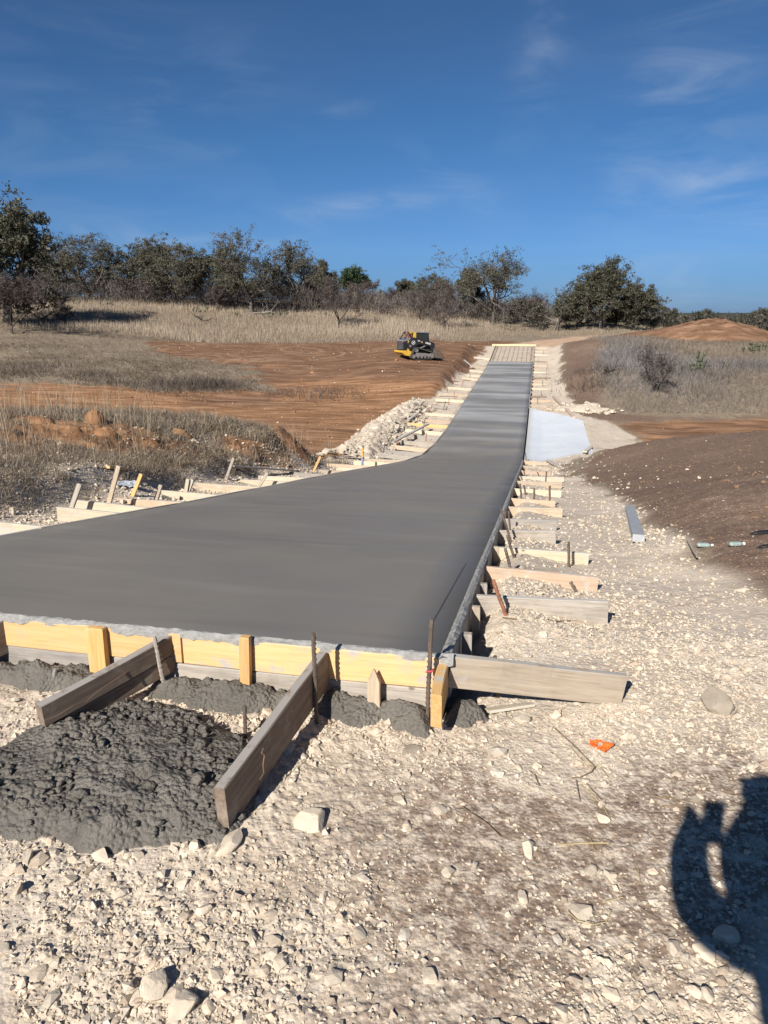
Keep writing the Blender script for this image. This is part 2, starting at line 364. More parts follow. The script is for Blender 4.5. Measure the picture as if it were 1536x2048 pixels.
# ------------------------------------------------------------------ materials
class NT:
    def __init__(s, name, rough=.8, spec=.3):
        s.m = bpy.data.materials.new(name); s.m.use_nodes = True; s.t = s.m.node_tree; s.N = s.t.nodes; s.L = s.t.links
        s.b = s.N['Principled BSDF']; s.b.inputs['Roughness'].default_value = rough; s.b.inputs['Specular IOR Level'].default_value = spec
        s.tc = s.N.new('ShaderNodeTexCoord')
    def put(s, sock, v):
        if v is None: return
        if isinstance(v, (int, float, tuple, list)): sock.default_value = v if not isinstance(v, (tuple, list)) or len(v) != 3 or len(sock.default_value) == 3 else (*v, 1)
        else: s.L.new(v, sock)
    def coord(s, kind='Object', scale=(1, 1, 1), loc=(0, 0, 0), rot=(0, 0, 0)):
        mp = s.N.new('ShaderNodeMapping'); mp.inputs['Scale'].default_value = scale; mp.inputs['Location'].default_value = loc; mp.inputs['Rotation'].default_value = rot
        s.L.new(s.tc.outputs[kind], mp.inputs[0]); return mp.outputs[0]
    def noise(s, vec, scale, detail=5, rough=.55, dist=0, col=False):
        n = s.N.new('ShaderNodeTexNoise'); n.inputs['Scale'].default_value = scale; n.inputs['Detail'].default_value = detail
        n.inputs['Roughness'].default_value = rough; n.inputs['Distortion'].default_value = dist; s.L.new(vec, n.inputs['Vector'])
        return n.outputs['Color' if col else 'Fac']
    def vor(s, vec, scale, feat='F1', out='Distance'):
        n = s.N.new('ShaderNodeTexVoronoi'); n.feature = feat; n.inputs['Scale'].default_value = scale; s.L.new(vec, n.inputs['Vector']); return n.outputs[out]
    def rng(s, v, a, b, c=0.0, d=1.0, smooth=True):
        n = s.N.new('ShaderNodeMapRange'); n.interpolation_type = 'SMOOTHSTEP' if smooth else 'LINEAR'
        for i, q in zip(('Value', 'From Min', 'From Max', 'To Min', 'To Max'), (v, a, b, c, d)): s.put(n.inputs[i], q)
        return n.outputs[0]
    def mix(s, f, a, b, mode='MIX'):
        n = s.N.new('ShaderNodeMixRGB'); n.blend_type = mode; s.put(n.inputs[0], f); s.put(n.inputs[1], a); s.put(n.inputs[2], b); return n.outputs[0]
    def math(s, op, a, b=None, clamp=False):
        n = s.N.new('ShaderNodeMath'); n.operation = op; n.use_clamp = clamp; s.put(n.inputs[0], a); s.put(n.inputs[1], b); return n.outputs[0]
    def ramp(s, v, stops):
        n = s.N.new('ShaderNodeValToRGB'); e = n.color_ramp.elements
        while len(e) < len(stops): e.new(.5)
        for q, (p, c) in zip(e, stops): q.position = p; q.color = (*c, 1)
        s.L.new(v, n.inputs[0]); return n.outputs[0]
    def attr(s, name, out='Color'):
        n = s.N.new('ShaderNodeAttribute'); n.attribute_name = name; return n.outputs[out]
    def sep(s, c):
        n = s.N.new('ShaderNodeSeparateColor'); s.L.new(c, n.inputs[0]); return n.outputs
    def sepv(s, c):
        n = s.N.new('ShaderNodeSeparateXYZ'); s.L.new(c, n.inputs[0]); return n.outputs
    def rand(s):
        n = s.N.new('ShaderNodeObjectInfo'); return n.outputs['Random']
    def bump(s, h, strength=.4, dist=.01, normal=None):
        n = s.N.new('ShaderNodeBump'); n.inputs['Strength'].default_value = strength; n.inputs['Distance'].default_value = dist
        s.L.new(h, n.inputs['Height'])
        if normal is not None: s.L.new(normal, n.inputs['Normal'])
        return n.outputs[0]
    def done(s, col, rough=None, normal=None, metal=None):
        s.put(s.b.inputs['Base Color'], col)
        if rough is not None: s.put(s.b.inputs['Roughness'], rough)
        if normal is not None: s.L.new(normal, s.b.inputs['Normal'])
        if metal is not None: s.b.inputs['Metallic'].default_value = metal
        return s.m

def mat_ground():
    t = NT('ground_soil', .92, .15); P = t.coord('Object')
    z = t.sep(t.attr('zone')); z2 = t.sep(t.attr('zone2'))
    n1 = t.noise(P, 1.3, 6); n2 = t.noise(P, 9, 6, .6); n3 = t.noise(P, 60, 4, .6); nf = t.noise(P, .35, 5)
    # limestone base
    lime = t.ramp(n1, [(.28, (.48, .40, .31)), (.5, (.555, .475, .38)), (.72, (.61, .535, .44))])
    v = t.vor(P, 26, 'F1', 'Color'); vs = t.sep(v)
    lime = t.mix(t.rng(vs[0], .55, 1, 0, .55), lime, (.62, .56, .47))
    lime = t.mix(t.rng(vs[1], .86, 1, 0, .4), lime, (.38, .33, .28))
    v2 = t.sep(t.vor(P, 85, 'F1', 'Color'))
    lime = t.mix(t.rng(v2[0], .4, 1, 0, .35), lime, (.57, .50, .41))
    lime = t.mix(t.rng(v2[1], .92, .97, 0, .4), lime, (.32, .27, .22))
    lime = t.mix(t.rng(t.noise(P, 3.1, 5, .6, .5), .60, .74, 0, .35), lime, (.42, .345, .265))
    lime = t.mix(t.math('MULTIPLY', t.rng(t.noise(P, 1.1, 7, .68, .4), .52, .64), .28), lime, (.30, .225, .165))
    lime = t.mix(t.rng(t.noise(P, 2.2, 4, .6), .68, .76, 0, .45), lime, (.33, .34, .33))
    # brown loam
    br = t.ramp(n2, [(.25, (.125, .082, .059)), (.55, (.185, .124, .090)), (.8, (.255, .18, .134))])
    Ps = t.coord('Object', (1.2, 7, 1), rot=(0, 0, .15))
    br = t.mix(t.rng(t.noise(Ps, 2.2, 5, .6), .45, .7, 0, .4), br, (.105, .066, .048))
    br = t.mix(t.rng(nf, .5, .72, 0, .5), br, (.26, .19, .135))
    br = t.mix(t.rng(v2[2], .93, .97, 0, .7), br, (.5, .44, .36))
    st = t.ramp(n2, [(.25, (.17, .120, .090)), (.75, (.29, .215, .16))])
    st = t.mix(t.rng(v2[2], .80, .93, 0, .7), st, (.5, .43, .34))
    # orange subsoil
    Pt = t.coord('Object', (.35, 1.6, 1))
    track = t.noise(Pt, 1.1, 7, .62, .6)
    org = t.ramp(track, [(.30, (.15, .078, .040)), (.44, (.245, .132, .068)), (.58, (.36, .205, .112)), (.78, (.47, .31, .19))])
    org = t.mix(t.rng(t.math('ADD', t.noise(P, .12, 4), t.math('MULTIPLY', t.rng(t.sepv(P)[1], 44, 56), .22)), .46, .66, 0, .72), org, t.ramp(track, [(.32, (.088, .050, .033)), (.5, (.15, .088, .058)), (.68, (.26, .165, .112))]))
    org = t.mix(t.rng(n2, .6, .8, 0, .35), org, (.12, .062, .036))
    org = t.mix(t.math('MULTIPLY', z2[2], .55), org, (.36, .25, .17))
    # thatch under the dry grass
    Pg = t.coord('Object', (1.0, 1.0, 1))
    stw = t.ramp(t.noise(Pg, 5, 8, .7), [(.28, (.13, .10, .072)), (.5, (.24, .195, .14)), (.72, (.38, .32, .24))])
    stw = t.mix(t.rng(n1, .35, .7, 0, .5), stw, (.16, .12, .088))
    stw = t.mix(t.rng(v2[0], .88, .95, 0, .6), stw, (.52, .46, .38))
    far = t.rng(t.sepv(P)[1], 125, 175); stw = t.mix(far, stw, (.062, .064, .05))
    road = t.ramp(n1, [(.3, (.42, .27, .17)), (.7, (.56, .42, .31))])
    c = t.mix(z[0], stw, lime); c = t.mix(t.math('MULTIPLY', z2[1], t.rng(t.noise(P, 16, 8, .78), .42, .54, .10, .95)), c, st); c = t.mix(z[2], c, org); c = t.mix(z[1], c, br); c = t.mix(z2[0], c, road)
    h = t.math('ADD', t.math('MULTIPLY', n3, .5), t.math('MULTIPLY', t.vor(P, 70), -.8))
    h = t.math('ADD', h, t.math('MULTIPLY', t.noise(P, 30, 6, .7), 1.1)); h = t.math('ADD', h, t.math('MULTIPLY', t.vor(P, 38), -.8))
    h = t.math('ADD', h, t.math('MULTIPLY', t.noise(Ps, 3.0, 5, .6), .9))
    return t.done(c, normal=t.bump(h, .38, .014))

def mat_stone(name='limestone_rock', a=(.49, .42, .33), b=(.62, .55, .455), dark=(.30, .25, .20)):
    t = NT(name, .9, .2); P = t.coord('Object'); g = t.attr('tint')
    c = t.ramp(t.noise(P, 14, 6, .6), [(.3, a), (.7, b)])
    c = t.mix(t.rng(t.noise(P, 37, 4), .62, .78, 0, .3), c, dark)
    c = t.mix(1.0, c, g, 'MULTIPLY')
    return t.done(c, normal=t.bump(t.noise(P, 60, 6, .65), .5, .006))
def mat_wood(name, c1, c2, smear=.25, top=.5, grey=(.36, .36, .35), dirt=.3):
    t = NT(name, .78, .25)
    oi = t.N.new('ShaderNodeObjectInfo'); 
    add = t.N.new('ShaderNodeVectorMath'); add.operation = 'ADD'; cx = t.N.new('ShaderNodeCombineXYZ')
    sc_ = t.math('MULTIPLY', oi.outputs['Random'], 40.0); t.L.new(sc_, cx.inputs[0]); t.L.new(sc_, cx.inputs[1])
    t.L.new(t.tc.outputs['Object'], add.inputs[0]); t.L.new(cx.outputs[0], add.inputs[1])
    mp = t.N.new('ShaderNodeMapping'); mp.inputs['Scale'].default_value = (1.6, 26, 26); t.L.new(add.outputs[0], mp.inputs[0])
    g = t.noise(mp.outputs[0], 1.7, 6, .65, .8)
    mp2 = t.N.new('ShaderNodeMapping'); mp2.inputs['Scale'].default_value = (3, 90, 90); t.L.new(add.outputs[0], mp2.inputs[0])
    g2 = t.noise(mp2.outputs[0], 1.6, 4, .6)
    c = t.ramp(g, [(.3, c1), (.62, c2)])
    c = t.mix(t.rng(g2, .58, .74, 0, .55), c, tuple(x*.55 for x in c1))
    kn = t.vor(add.outputs[0], 4.2); c = t.mix(t.rng(kn, .03, .09, .8, 0), c, (.10, .06, .035))
    P = add.outputs[0]
    c = t.mix(t.rng(t.noise(P, 5, 5, .6), .5, .72, 0, dirt), c, (.16, .125, .09)); c = t.mix(t.rng(t.noise(P, 11, 7, .7), .50, .66, 0, .22+.5*smear), c, (.46, .42, .355))
    nrm = t.sepv(t.tc.outputs['Normal'])
    sm = t.rng(t.noise(P, 7, 6, .65), .66-.3*smear, .72-.22*smear, 0, min(1, smear*2))
    tp = t.math('MULTIPLY', t.rng(nrm[2], .6, .9), t.rng(t.noise(P, 16, 4, .6), .62-.5*top, .70-.4*top, 0, .9))
    c = t.mix(t.math('MAXIMUM', sm, tp), c, grey)
    c = t.mix(1.0, c, t.ramp(t.rand(), [(0, (.82, .82, .84)), (1, (1.08, 1.05, 1.0))]), 'MULTIPLY')
    return t.done(c, normal=t.bump(t.math('ADD', g, t.math('MULTIPLY', g2, .7)), .45, .003))
def mat_plain(name, col, rough=.6, spec=.4, metal=0, var=.25, scale=8, bump=.15):
    t = NT(name, rough, spec); P = t.coord('Object')
    n = t.noise(P, scale, 5, .6)
    c = t.ramp(n, [(.25, tuple(x*(1-var) for x in col)), (.75, tuple(min(1, x*(1+var)) for x in col))])
    return t.done(c, normal=t.bump(n, bump, .01), metal=metal)
def mat_tint(name, rough=.8, spec=.2, trans=0):
    t = NT(name, rough, spec); c = t.attr('tint')
    m = t.done(c)
    if trans:
        tr = t.N.new('ShaderNodeBsdfTranslucent'); t.L.new(c, tr.inputs[0]); mx = t.N.new('ShaderNodeMixShader'); mx.inputs[0].default_value = trans
        t.L.new(t.b.outputs[0], mx.inputs[1]); t.L.new(tr.outputs[0], mx.inputs[2]); t.L.new(mx.outputs[0], t.N['Material Output'].inputs[0])
    return m
def mat_slab():
    t = NT('fresh_concrete', .5, .3); P = t.coord('Object')
    Pb = t.coord('Object', (.12, 1.0, 1.0), rot=(0, 0, AZ))       # bands lie across the slab
    mp = t.N.new('ShaderNodeMapping'); mp.inputs['Rotation'].default_value = (0, 0, AZ); t.L.new(t.tc.outputs['Object'], mp.inputs[0])
    mp2 = t.N.new('ShaderNodeMapping'); mp2.inputs['Scale'].default_value = (.16, 1.0, 0.0); t.L.new(mp.outputs[0], mp2.inputs[0])
    band = t.noise(mp2.outputs[0], .55, 3, .5, .15); band2 = t.noise(mp2.outputs[0], 2.6, 4, .5)
    blot = t.noise(P, .8, 5, .5)
    y = t.sepv(P)[1]
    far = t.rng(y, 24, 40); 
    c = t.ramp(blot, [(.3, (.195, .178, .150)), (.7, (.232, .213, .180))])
    cf = t.ramp(band, [(.38, (.195, .195, .190)), (.48, (.235, .235, .228)), (.55, (.34, .345, .345)), (.64, (.40, .405, .405))])  # far bands: trowel wetness, with its pale sheen put into the colour
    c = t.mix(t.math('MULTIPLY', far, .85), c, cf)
    c = t.mix(t.rng(band2, .48, .70, 0, .38), c, (.27, .255, .235)); c = t.mix(t.rng(t.noise(mp2.outputs[0], 1.3, 5, .6, .3), .52, .66, 0, .30), c, (.135, .122, .108))
    c = t.mix(t.math('MULTIPLY', t.rng(t.vor(P, 14), .0, .05, 1, 0), t.rng(t.noise(P, 3, 3), .5, .6)), c, (.27, .26, .24))
    c = t.mix(t.rng(t.noise(P, 30, 4), .62, .8, 0, .25), c, (.24, .22, .20))
    rough = t.rng(t.math('ADD', blot, t.math('MULTIPLY', band2, .5)), .5, 1.0, .34, .62)
    h = t.math('ADD', t.math('MULTIPLY', t.noise(mp2.outputs[0], 9, 3), .7), t.math('MULTIPLY', t.noise(P, 45, 3), .10))
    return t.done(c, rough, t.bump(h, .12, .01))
def mat_wetmix():
    t = NT('wet_concrete', .62, .25); P = t.coord('Object')
    n = t.noise(P, 20, 6, .65); n2 = t.noise(P, 90, 4, .6); v = t.vor(P, 60)
    c = t.ramp(t.noise(P, 6, 5), [(.3, (.110, .102, .090)), (.7, (.175, .162, .142))])
    c = t.mix(t.rng(n, .62, .78, 0, .4), c, (.17, .155, .135))
    h = t.math('ADD', t.math('ADD', n, t.math('MULTIPLY', n2, .5)), t.math('MULTIPLY', v, -.8))
    return t.done(c, t.rng(n, .3, .7, .5, .75), t.bump(h, .8, .02))
def mat_crust():
    t = NT('dried_cement_crust', .95, .1); P = t.coord('Object'); n = t.noise(P, 30, 6, .65)
    c = t.ramp(n, [(.3, (.22, .22, .21)), (.7, (.37, .37, .36))])
    return t.done(c, normal=t.bump(n, .9, .012))
def mat_apron():
    t = NT('cured_concrete', .8, .25); P = t.coord('Object')
    n = t.noise(P, .5, 6, .6); n2 = t.noise(t.coord('Object', (1, 6, 1)), 2.5, 5, .6)
    c = t.ramp(n, [(.3, (.56, .60, .66)), (.7, (.66, .70, .745))])
    c = t.mix(t.rng(n2, .50, .72, 0, .55), c, (.44, .475, .515)); c = t.mix(t.rng(t.noise(P, 1.6, 7, .7), .56, .72, 0, .5), c, (.50, .47, .41))
    c = t.mix(t.rng(t.attr('edge', 'Fac'), .25, 1, 0, .8), c, (.46, .45, .41))
    return t.done(c, normal=t.bump(n2, .2, .01))
M = {}
M['ground'] = mat_ground(); M['stone'] = mat_stone(); M['slab'] = mat_slab(); M['mix'] = mat_wetmix(); M['crust'] = mat_crust(); M['apron'] = mat_apron()
M['yellow'] = mat_wood('yellow_form_wood', (.70, .43, .185), (.80, .52, .25), .10, 1.0, (.42, .43, .43), .10)
M['yellow_worn'] = mat_wood('yellow_form_wood_with_cement', (.70, .44, .20), (.80, .53, .27), .45, 1.0, (.42, .43, .42), .1)
M['grey'] = mat_wood('weathered_grey_wood', (.25, .23, .205), (.42, .39, .355), .2, .6, (.42, .42, .41), .3)
M['tan'] = mat_wood('tan_wood', (.36, .29, .22), (.50, .43, .33), .35, .5, (.47, .46, .43), .25)
M['pale'] = mat_wood('pale_cemented_wood', (.50, .43, .31), (.62, .56, .43), .5, .6, (.52, .50, .45), .15)
M['pink'] = mat_wood('pinkish_wood', (.44, .32, .235), (.54, .42, .32), .35, .4, (.47, .45, .42), .25)
M['brownwood'] = mat_wood('stained_brown_wood', (.15, .115, .09), (.27, .21, .16), .15, .65, (.36, .345, .32), .5)
M['golden'] = mat_wood('golden_pine', (.50, .295, .11), (.64, .42, .19), .06, .25, (.42, .41, .39), .12)
M['rebar'] = mat_plain('rusty_rebar', (.135, .105, .085), .75, .3, .2, .5, 25, .5)
M['rust'] = mat_plain('red_rusty_rebar', (.30, .14, .09), .8, .2, .1, .4, 25, .5)
M['grass'] = mat_tint('dry_grass', .8, .15, .35); M['leaf'] = mat_tint('oak_leaf', .6, .3, .12); M['bark'] = mat_tint('bark', .9, .1)

# ------------------------------------------------------------------ GROUND
def terrain():
    th = np.r_[np.linspace(-180, -60, 14)[:-1], np.linspace(-60, -31, 20)[:-1], np.linspace(-31, 31, 590), np.linspace(31, 60, 20)[1:], np.linspace(60, 180, 14)[1:]]
    a0, a1 = math.atan(1.6/1.15), math.atan(1.6/12.0)
    rr = np.r_[np.linspace(.05, 1.1, 12), 1.6/np.tan(np.linspace(a0, a1, 500)), np.exp(np.linspace(math.log(12), math.log(130), 215))[1:], np.exp(np.linspace(math.log(130), math.log(5000), 40))[1:]]
    T, R = np.meshgrid(np.radians(th), rr); X = R*np.sin(T); Y = R*np.cos(T)
    zz = zones(X, Y); Z = ground_z(X, Y, zz)
    nr, nc = X.shape; V = np.c_[X.ravel(), Y.ravel(), Z.ravel()]
    i = np.arange(nr-1)[:, None]*nc+np.arange(nc-1)[None]; i = i.ravel()
    F = np.c_[i, i+1, i+nc+1, i+nc][:, ::-1]
    z1 = np.c_[zz[0].ravel(), zz[1].ravel(), zz[2].ravel()]; z2 = np.c_[zz[3].ravel(), zz[4].ravel(), tyre(X, Y).ravel()]
    o = np_obj('ground', V, F, M['ground'], attrs={'zone': z1, 'zone2': z2})
    tag(o, 'crushed limestone, brown loam and orange dirt ground of the creek crossing', None, None, 'structure')
terrain()

# ------------------------------------------------------------------ the poured slab and the side apron
def slab():
    ss = np.unique(np.r_[np.linspace(0, 25, 110), np.linspace(25, S_END, 90)]); ws = np.linspace(0.0, WID, 13)
    V = []; F = []; nc = len(ws)+2
    for s in ss:
        for j, w in enumerate(np.r_[ws[0], ws, ws[-1]]):
            x, y = SW(s, w); z = float(zs(s))-.006
            if j in (0, nc-1): z -= .24
            else: z += .004*math.sin(s*1.3+w)*min(1, s/3)
            V.append((x, y, z))
    n = len(ss)
    for i in range(n-1):
        for j in range(nc-1): F.append((i*nc+j, i*nc+j+1, (i+1)*nc+j+1, (i+1)*nc+j))
    F = np.array(F)
    V = np.array(V)
    # close both ends
    e0 = len(V); extra = []
    o = np_obj('concrete_road', V, F[:, ::-1], M['slab'], smooth=True)
    tag(o, 'freshly poured smooth grey concrete crossing slab', None, None, 'structure')
    m = MB()
    a = slab_pt(S_END, 0, -.006); b = slab_pt(S_END, WID, -.006)
    m.add([a, b, b-Vector((0, 0, .15)), a-Vector((0, 0, .15))], [(0, 1, 2, 3)])
    o2 = m.build('pour_edge', M['mix'], o)
    return o
slab()
def apron():
    c = [SW(23.3, -.06), (8.25, 28.2), (9.9, 36.0), SW(38.2, -.06)]
    n = 40; V = []; E_ = []
    for i in range(n+1):
        for j in range(n+1):
            u = i/n; v = j/n
            x = (c[0][0]*(1-u)+c[3][0]*u)*(1-v)+(c[1][0]*(1-u)+c[2][0]*u)*v
            y = (c[0][1]*(1-u)+c[3][1]*u)*(1-v)+(c[1][1]*(1-u)+c[2][1]*u)*v
            s, w = to_sw(x, y); z = float(zs(s))-.02-.075*max(0, -w)+.04*math.sin(u*3.1)*v
            z = max(z, float(base_z(x, y))+.07)
            V.append((x, y, z)); E_.append([max(0, 1-(-w)/.5)]*3)
    V = np.array(V); k = n+1
    i = (np.arange(n)[:, None]*k+np.arange(n)[None]).ravel(); F = np.c_[i, i+1, i+k+1, i+k]
    B = V.copy(); B[:, 2] -= .3
    F2 = [tuple(f) for f in F]
    rim = [j for j in range(k)]+[i_*k+n for i_ in range(1, k)]+[n*k+j for j in range(n-1, -1, -1)]+[i_*k for i_ in range(n-1, 0, -1)]
    off = len(V); q = []
    for a, b in zip(rim, rim[1:]+rim[:1]): q.append((a, b, b+off, a+off))
    o = np_obj('concrete_apron', np.r_[V, B], np.array(F2+q), M['apron'], smooth=False, attrs={'edge': np.array(E_+E_)})
    tag(o, 'pale bluish cured concrete apron beside the slab at the creek bed', None, None, 'structure')
apron()

# ------------------------------------------------------------------ timber, stakes and bars
rb = random.Random(11)
def plank_mesh(name, L, h, t, mat, seg=5, bow=.004, tip=0, rg=rb):
    m = MB(); b = min(.004, t*.2); V = []
    ph = rg.random()*6
    sec = [(-t/2+b, 0), (t/2-b, 0), (t/2, b), (t/2, h-b), (t/2-b, h), (-t/2+b, h), (-t/2, h-b), (-t/2, b)]
    for i in range(seg+1):
        x = L*i/seg; oy = bow*math.sin(ph+3*i/seg)+rg.uniform(-.0012, .0012); oz = bow*.6*math.cos(ph+2.3*i/seg)
        for j, (y, z) in enumerate(sec): V.append((x+(rg.uniform(-.002, .002) if i in (0, seg) else 0), y+oy, z+oz+rg.uniform(-.0015, .0015)))
    F = [tuple(range(8))[::-1], tuple(range(seg*8, seg*8+8))]
    for i in range(seg):
        for j in range(8): F.append((i*8+j, i*8+(j+1) % 8, i*8+8+(j+1) % 8, i*8+8+j))
    m.add(V, F); return m
def board(p0, p1, h, t, mat, label, cat='board', group=None, name='brace_board', roll=0.0, parent=None, flat=False):
    """a plank on edge from p0 to p1 (points of its lower edge)"""
    p0 = Vector(p0); p1 = Vector(p1); d = p1-p0; L = d.length
    m = plank_mesh(name, L, h, t, mat, max(3, int(L/.35)))
    o = m.build(name, M[mat])
    x = d.normalized(); y = Vector((0, 0, 1)).cross(x).normalized(); z = x.cross(y)
    R = Matrix((x, y, z)).transposed()@Matrix.Rotation(roll, 3, 'X')
    o.matrix_world = Matrix.Translation(p0)@R.to_4x4()
    if parent: o.parent = parent
    else: tag(o, label, cat, group)
    return o
def px_at_y(px, py, Y):
    d = ray(px, py); t = Y/d[1]; return Vector((d[0]*t, Y, EYE+d[2]*t))
def from_px(base, top, dy=0.0, sink=.06):
    x, y = at(*base); z = float(base_z(x, y)); b = Vector((x, y, z)); t = px_at_y(*top, y+dy)
    return b+(b-t).normalized()*sink, t
def stake(base, top, wd, th, mat, label, pointed=False, dy=0.0, group='wooden stakes holding the forms', sink=.08, cat='stake'):
    b, t = base, top
    if not isinstance(b, Vector): b, t = from_px(base, top, dy, sink)
    d = t-b; L = d.length; m = MB()
    hw, ht = wd/2, th/2; secs = [(0, .25 if pointed else 1), (L*.25, 1), (L*.6, 1), (L*(.80 if pointed else .985), 1), (L, .08 if pointed else .9)]
    V = []
    for x, q in secs:
        for sx, sy in ((-1, -1), (1, -1), (1, 1), (-1, 1)): V.append((x, sx*hw*q+rb.uniform(-.0015, .0015), sy*ht*(q if q > .8 else max(q, .5))))
    F = [(3, 2, 1, 0), (16, 17, 18, 19)]+[(i*4+j, i*4+(j+1) % 4, i*4+4+(j+1) % 4, i*4+4+j) for i in range(4) for j in range(4)]
    m.add(V, F); o = m.build('wooden_stake', M[mat])
    x = d.normalized(); yv = Vector((UY, -UX, 0)); z = x.cross(yv).normalized(); y = z.cross(x)
    o.matrix_world = Matrix.Translation(b)@Matrix((x, y, z)).transposed().to_4x4()
    return tag(o, label, cat, group)
def bar(base, top, r, mat, label, dy=0.0, group='steel bars driven in beside the forms', sink=.08, name='rebar_stake', cat='rebar stake'):
    if isinstance(base, Vector): b, t = base, top
    else: b, t = from_px(base, top, dy, sink)
    m = MB(); d = (t-b); n = 5; pts = [b+d*(i/n)+Vector((rb.uniform(-1, 1), rb.uniform(-1, 1), 0))*r*.25 for i in range(n+1)]
    pts = [p-b for p in pts]
    m.path(pts, r, 7)
    # the ribs rolled onto the bar
    if d.length*FPX/max(b.y, 1) > 60:
        k = int(d.length/.022)
        for i in range(1, k):
            p = d*(i/k); m.tube(p-d.normalized()*.0022, p+d.normalized()*.0022, r*1.22, r*1.22, 7)
    else: m.tube(pts[-1]-d.normalized()*.01, pts[-1], r*1.25, r*1.2, 7)
    o = m.build(name, M[mat], smooth=False); o.location = b
    return tag(o, label, cat, group)

G_FRONT = 'planks of the end form'; G_BR = 'brace boards along the right side of the slab'; G_BL = 'brace boards along the left side of the slab'
def wp(s, w, z): x, y = SW(s, w); return Vector((x, y, z))
# end form: yellow planks over a grey one
S0 = -.022
jw = [-.02, 1.13, 2.05, 2.95, 3.70]
ylab = ['yellow form plank at the right corner, smeared with grey cement', 'yellow form plank with two knots left of the middle brace', 'clean yellow form plank behind the wide stake', 'yellow form plank at the far left end of the end form']
for i in range(4):
    board(wp(S0, jw[i+1]-.004, .115), wp(S0, jw[i]+.004, .115), .14, .038, 'yellow_worn' if i == 0 else 'yellow', ylab[i], 'form board', G_FRONT, 'form_plank')
gj = [-.02, 1.55, 3.70]
for i in range(2):
    board(wp(S0+.004, gj[i+1]-.004, -.035), wp(S0+.004, gj[i]+.004, -.035), .145, .038, 'grey', ['weathered grey plank under the yellow planks, right half, half buried in wet mix', 'weathered grey plank under the yellow planks, left half behind the wide stake'][i], 'form board', G_FRONT, 'form_plank')
def crust_strip(pts, wid, name, label, amp=.012, up=.008, side=0):
    """lumpy dried cement left on the top edge of a form"""
    V = []; F = []; rg = random.Random(5); n = len(pts)
    for i, (p, nrm) in enumerate(pts):
        jag = fbm(np.array([i*.23]), np.array([3.3+side]), 4, 61)[0]
        prof = [(-.5, -.018), (-.5, up*.6), (-.2, up+amp*.5), (.12, up+amp*(.5+jag)), (.5+.25*jag, up*.5), (.52+.3*jag, -.012-.02*max(0, jag))]
        for a, z in prof: V.append(p+nrm*(a*wid)+Vector((0, 0, z+rg.uniform(-.003, .003))))
    k = 6
    for i in range(n-1):
        for j in range(k-1): F.append((i*k+j, i*k+j+1, (i+1)*k+j+1, (i+1)*k+j))
    m = MB(); m.add(V, F); o = m.build(name, M['crust'], smooth=False)
    tag(o, label, None, None, 'stuff'); return o
nf = Vector((-UX, -UY, 0)); nr_ = Vector((-VX, -VY, 0))
crust_strip([(wp(S0, w, .252), nf) for w in np.linspace(-.06, 3.70, 190)], .042, 'cement_crust', 'grey dried cement crusted along the top of the yellow end form')
crust_strip([(slab_pt(s, -.022, -.004), nr_) for s in np.r_[np.linspace(-.05, 8, 260), np.linspace(8.1, 22.8, 120)]], .044, 'cement_crust', 'grey dried cement crusted along the top of the right side form', .018, .004, 2)
# right form boards
rs = [0.0, 1.15, 2.4, 4.0, 6.2, 8.6, 11.0, 13.4, 15.8, 18.2, 20.6, 23.0]
num = ['first', 'second', 'third', 'fourth', 'fifth', 'sixth', 'seventh', 'eighth', 'ninth', 'tenth', 'eleventh', 'twelfth', 'thirteenth', 'fourteenth', 'fifteenth', 'sixteenth', 'seventeenth', 'eighteenth', 'nineteenth', 'twentieth', 'twenty-first', 'twenty-second', 'twenty-third', 'twenty-fourth']
def side_form(s0, s1, w, mat, label, grp, h=.19):
    a = slab_pt(s0+.005, w, -h-.004); b = slab_pt(s1-.005, w, -h-.004)
    return board(a, b, h, .036, mat, label, 'form board', grp, 'form_plank')
for i in range(11):
    side_form(rs[i], rs[i+1], -.026, ['grey', 'tan', 'grey', 'pale'][i % 4], f'{num[i]} side form plank from the near corner along the right edge of the slab', 'form planks along the right edge of the slab')
ls = [0, 2.4, 4.8, 7.2, 9.6, 12, 14.4, 17, 20, 23.4, 27, 30.6, 34.2, 38, 42, 46, 50, 54, 58, 62, 66, 70]
for i in range(len(ls)-1):
    side_form(ls[i], ls[i+1], WID+.026, ['grey', 'tan', 'pale', 'grey', 'pink'][i % 5], f'{num[i]} side form plank from the near end along the left edge of the slab', 'form planks along the left edge of the slab')
rs2 = [38.2, 42.2, 46.2, 50.2, 54.2, 58.2, 62.2, 66.2, 70.0]
for i in range(8):
    side_form(rs2[i], rs2[i+1], -.026, ['tan', 'grey', 'pale'][i % 3], f'{num[i]} side form plank beyond the pale apron on the right edge', 'form planks along the right edge beyond the apron')

# boards running from the end form towards the camera
def fb(farpx, farY, zf, nearpx, zn, h, t, mat, label, grp=None, lift=0):
    f = px_at_y(*farpx, farY); d = ray(*nearpx); tt = (zn-EYE)/d[2]; n = Vector((d[0]*tt, d[1]*tt, zn)); f.z = zf
    return board(f-Vector((0, 0, h)), n-Vector((0, 0, h)), h, t, mat, label, 'board', grp, 'brace_board')
GN = 'brace boards butting against the end form'
fb((340, 1253), 2.93, .245, (80, 1408), .19, .092, .038, 'brownwood', 'dark weathered brace board beside the wide stake, the upper of two', GN)
fb((340, 1253), 2.93, .150, (92, 1445), .096, .075, .040, 'brownwood', 'lower half-buried brace board under the dark wired one', GN)
fb((650, 1297), 2.765, .245, (440, 1572), .175, .165, .040, 'brownwood', 'long brown brace board in the middle with a pale end facing the camera', GN)
fb((888, 1316), 2.68, .235, (873, 1386), .215, .150, .042, 'golden', 'short golden brace board at the corner below the flagged rebar', GN)
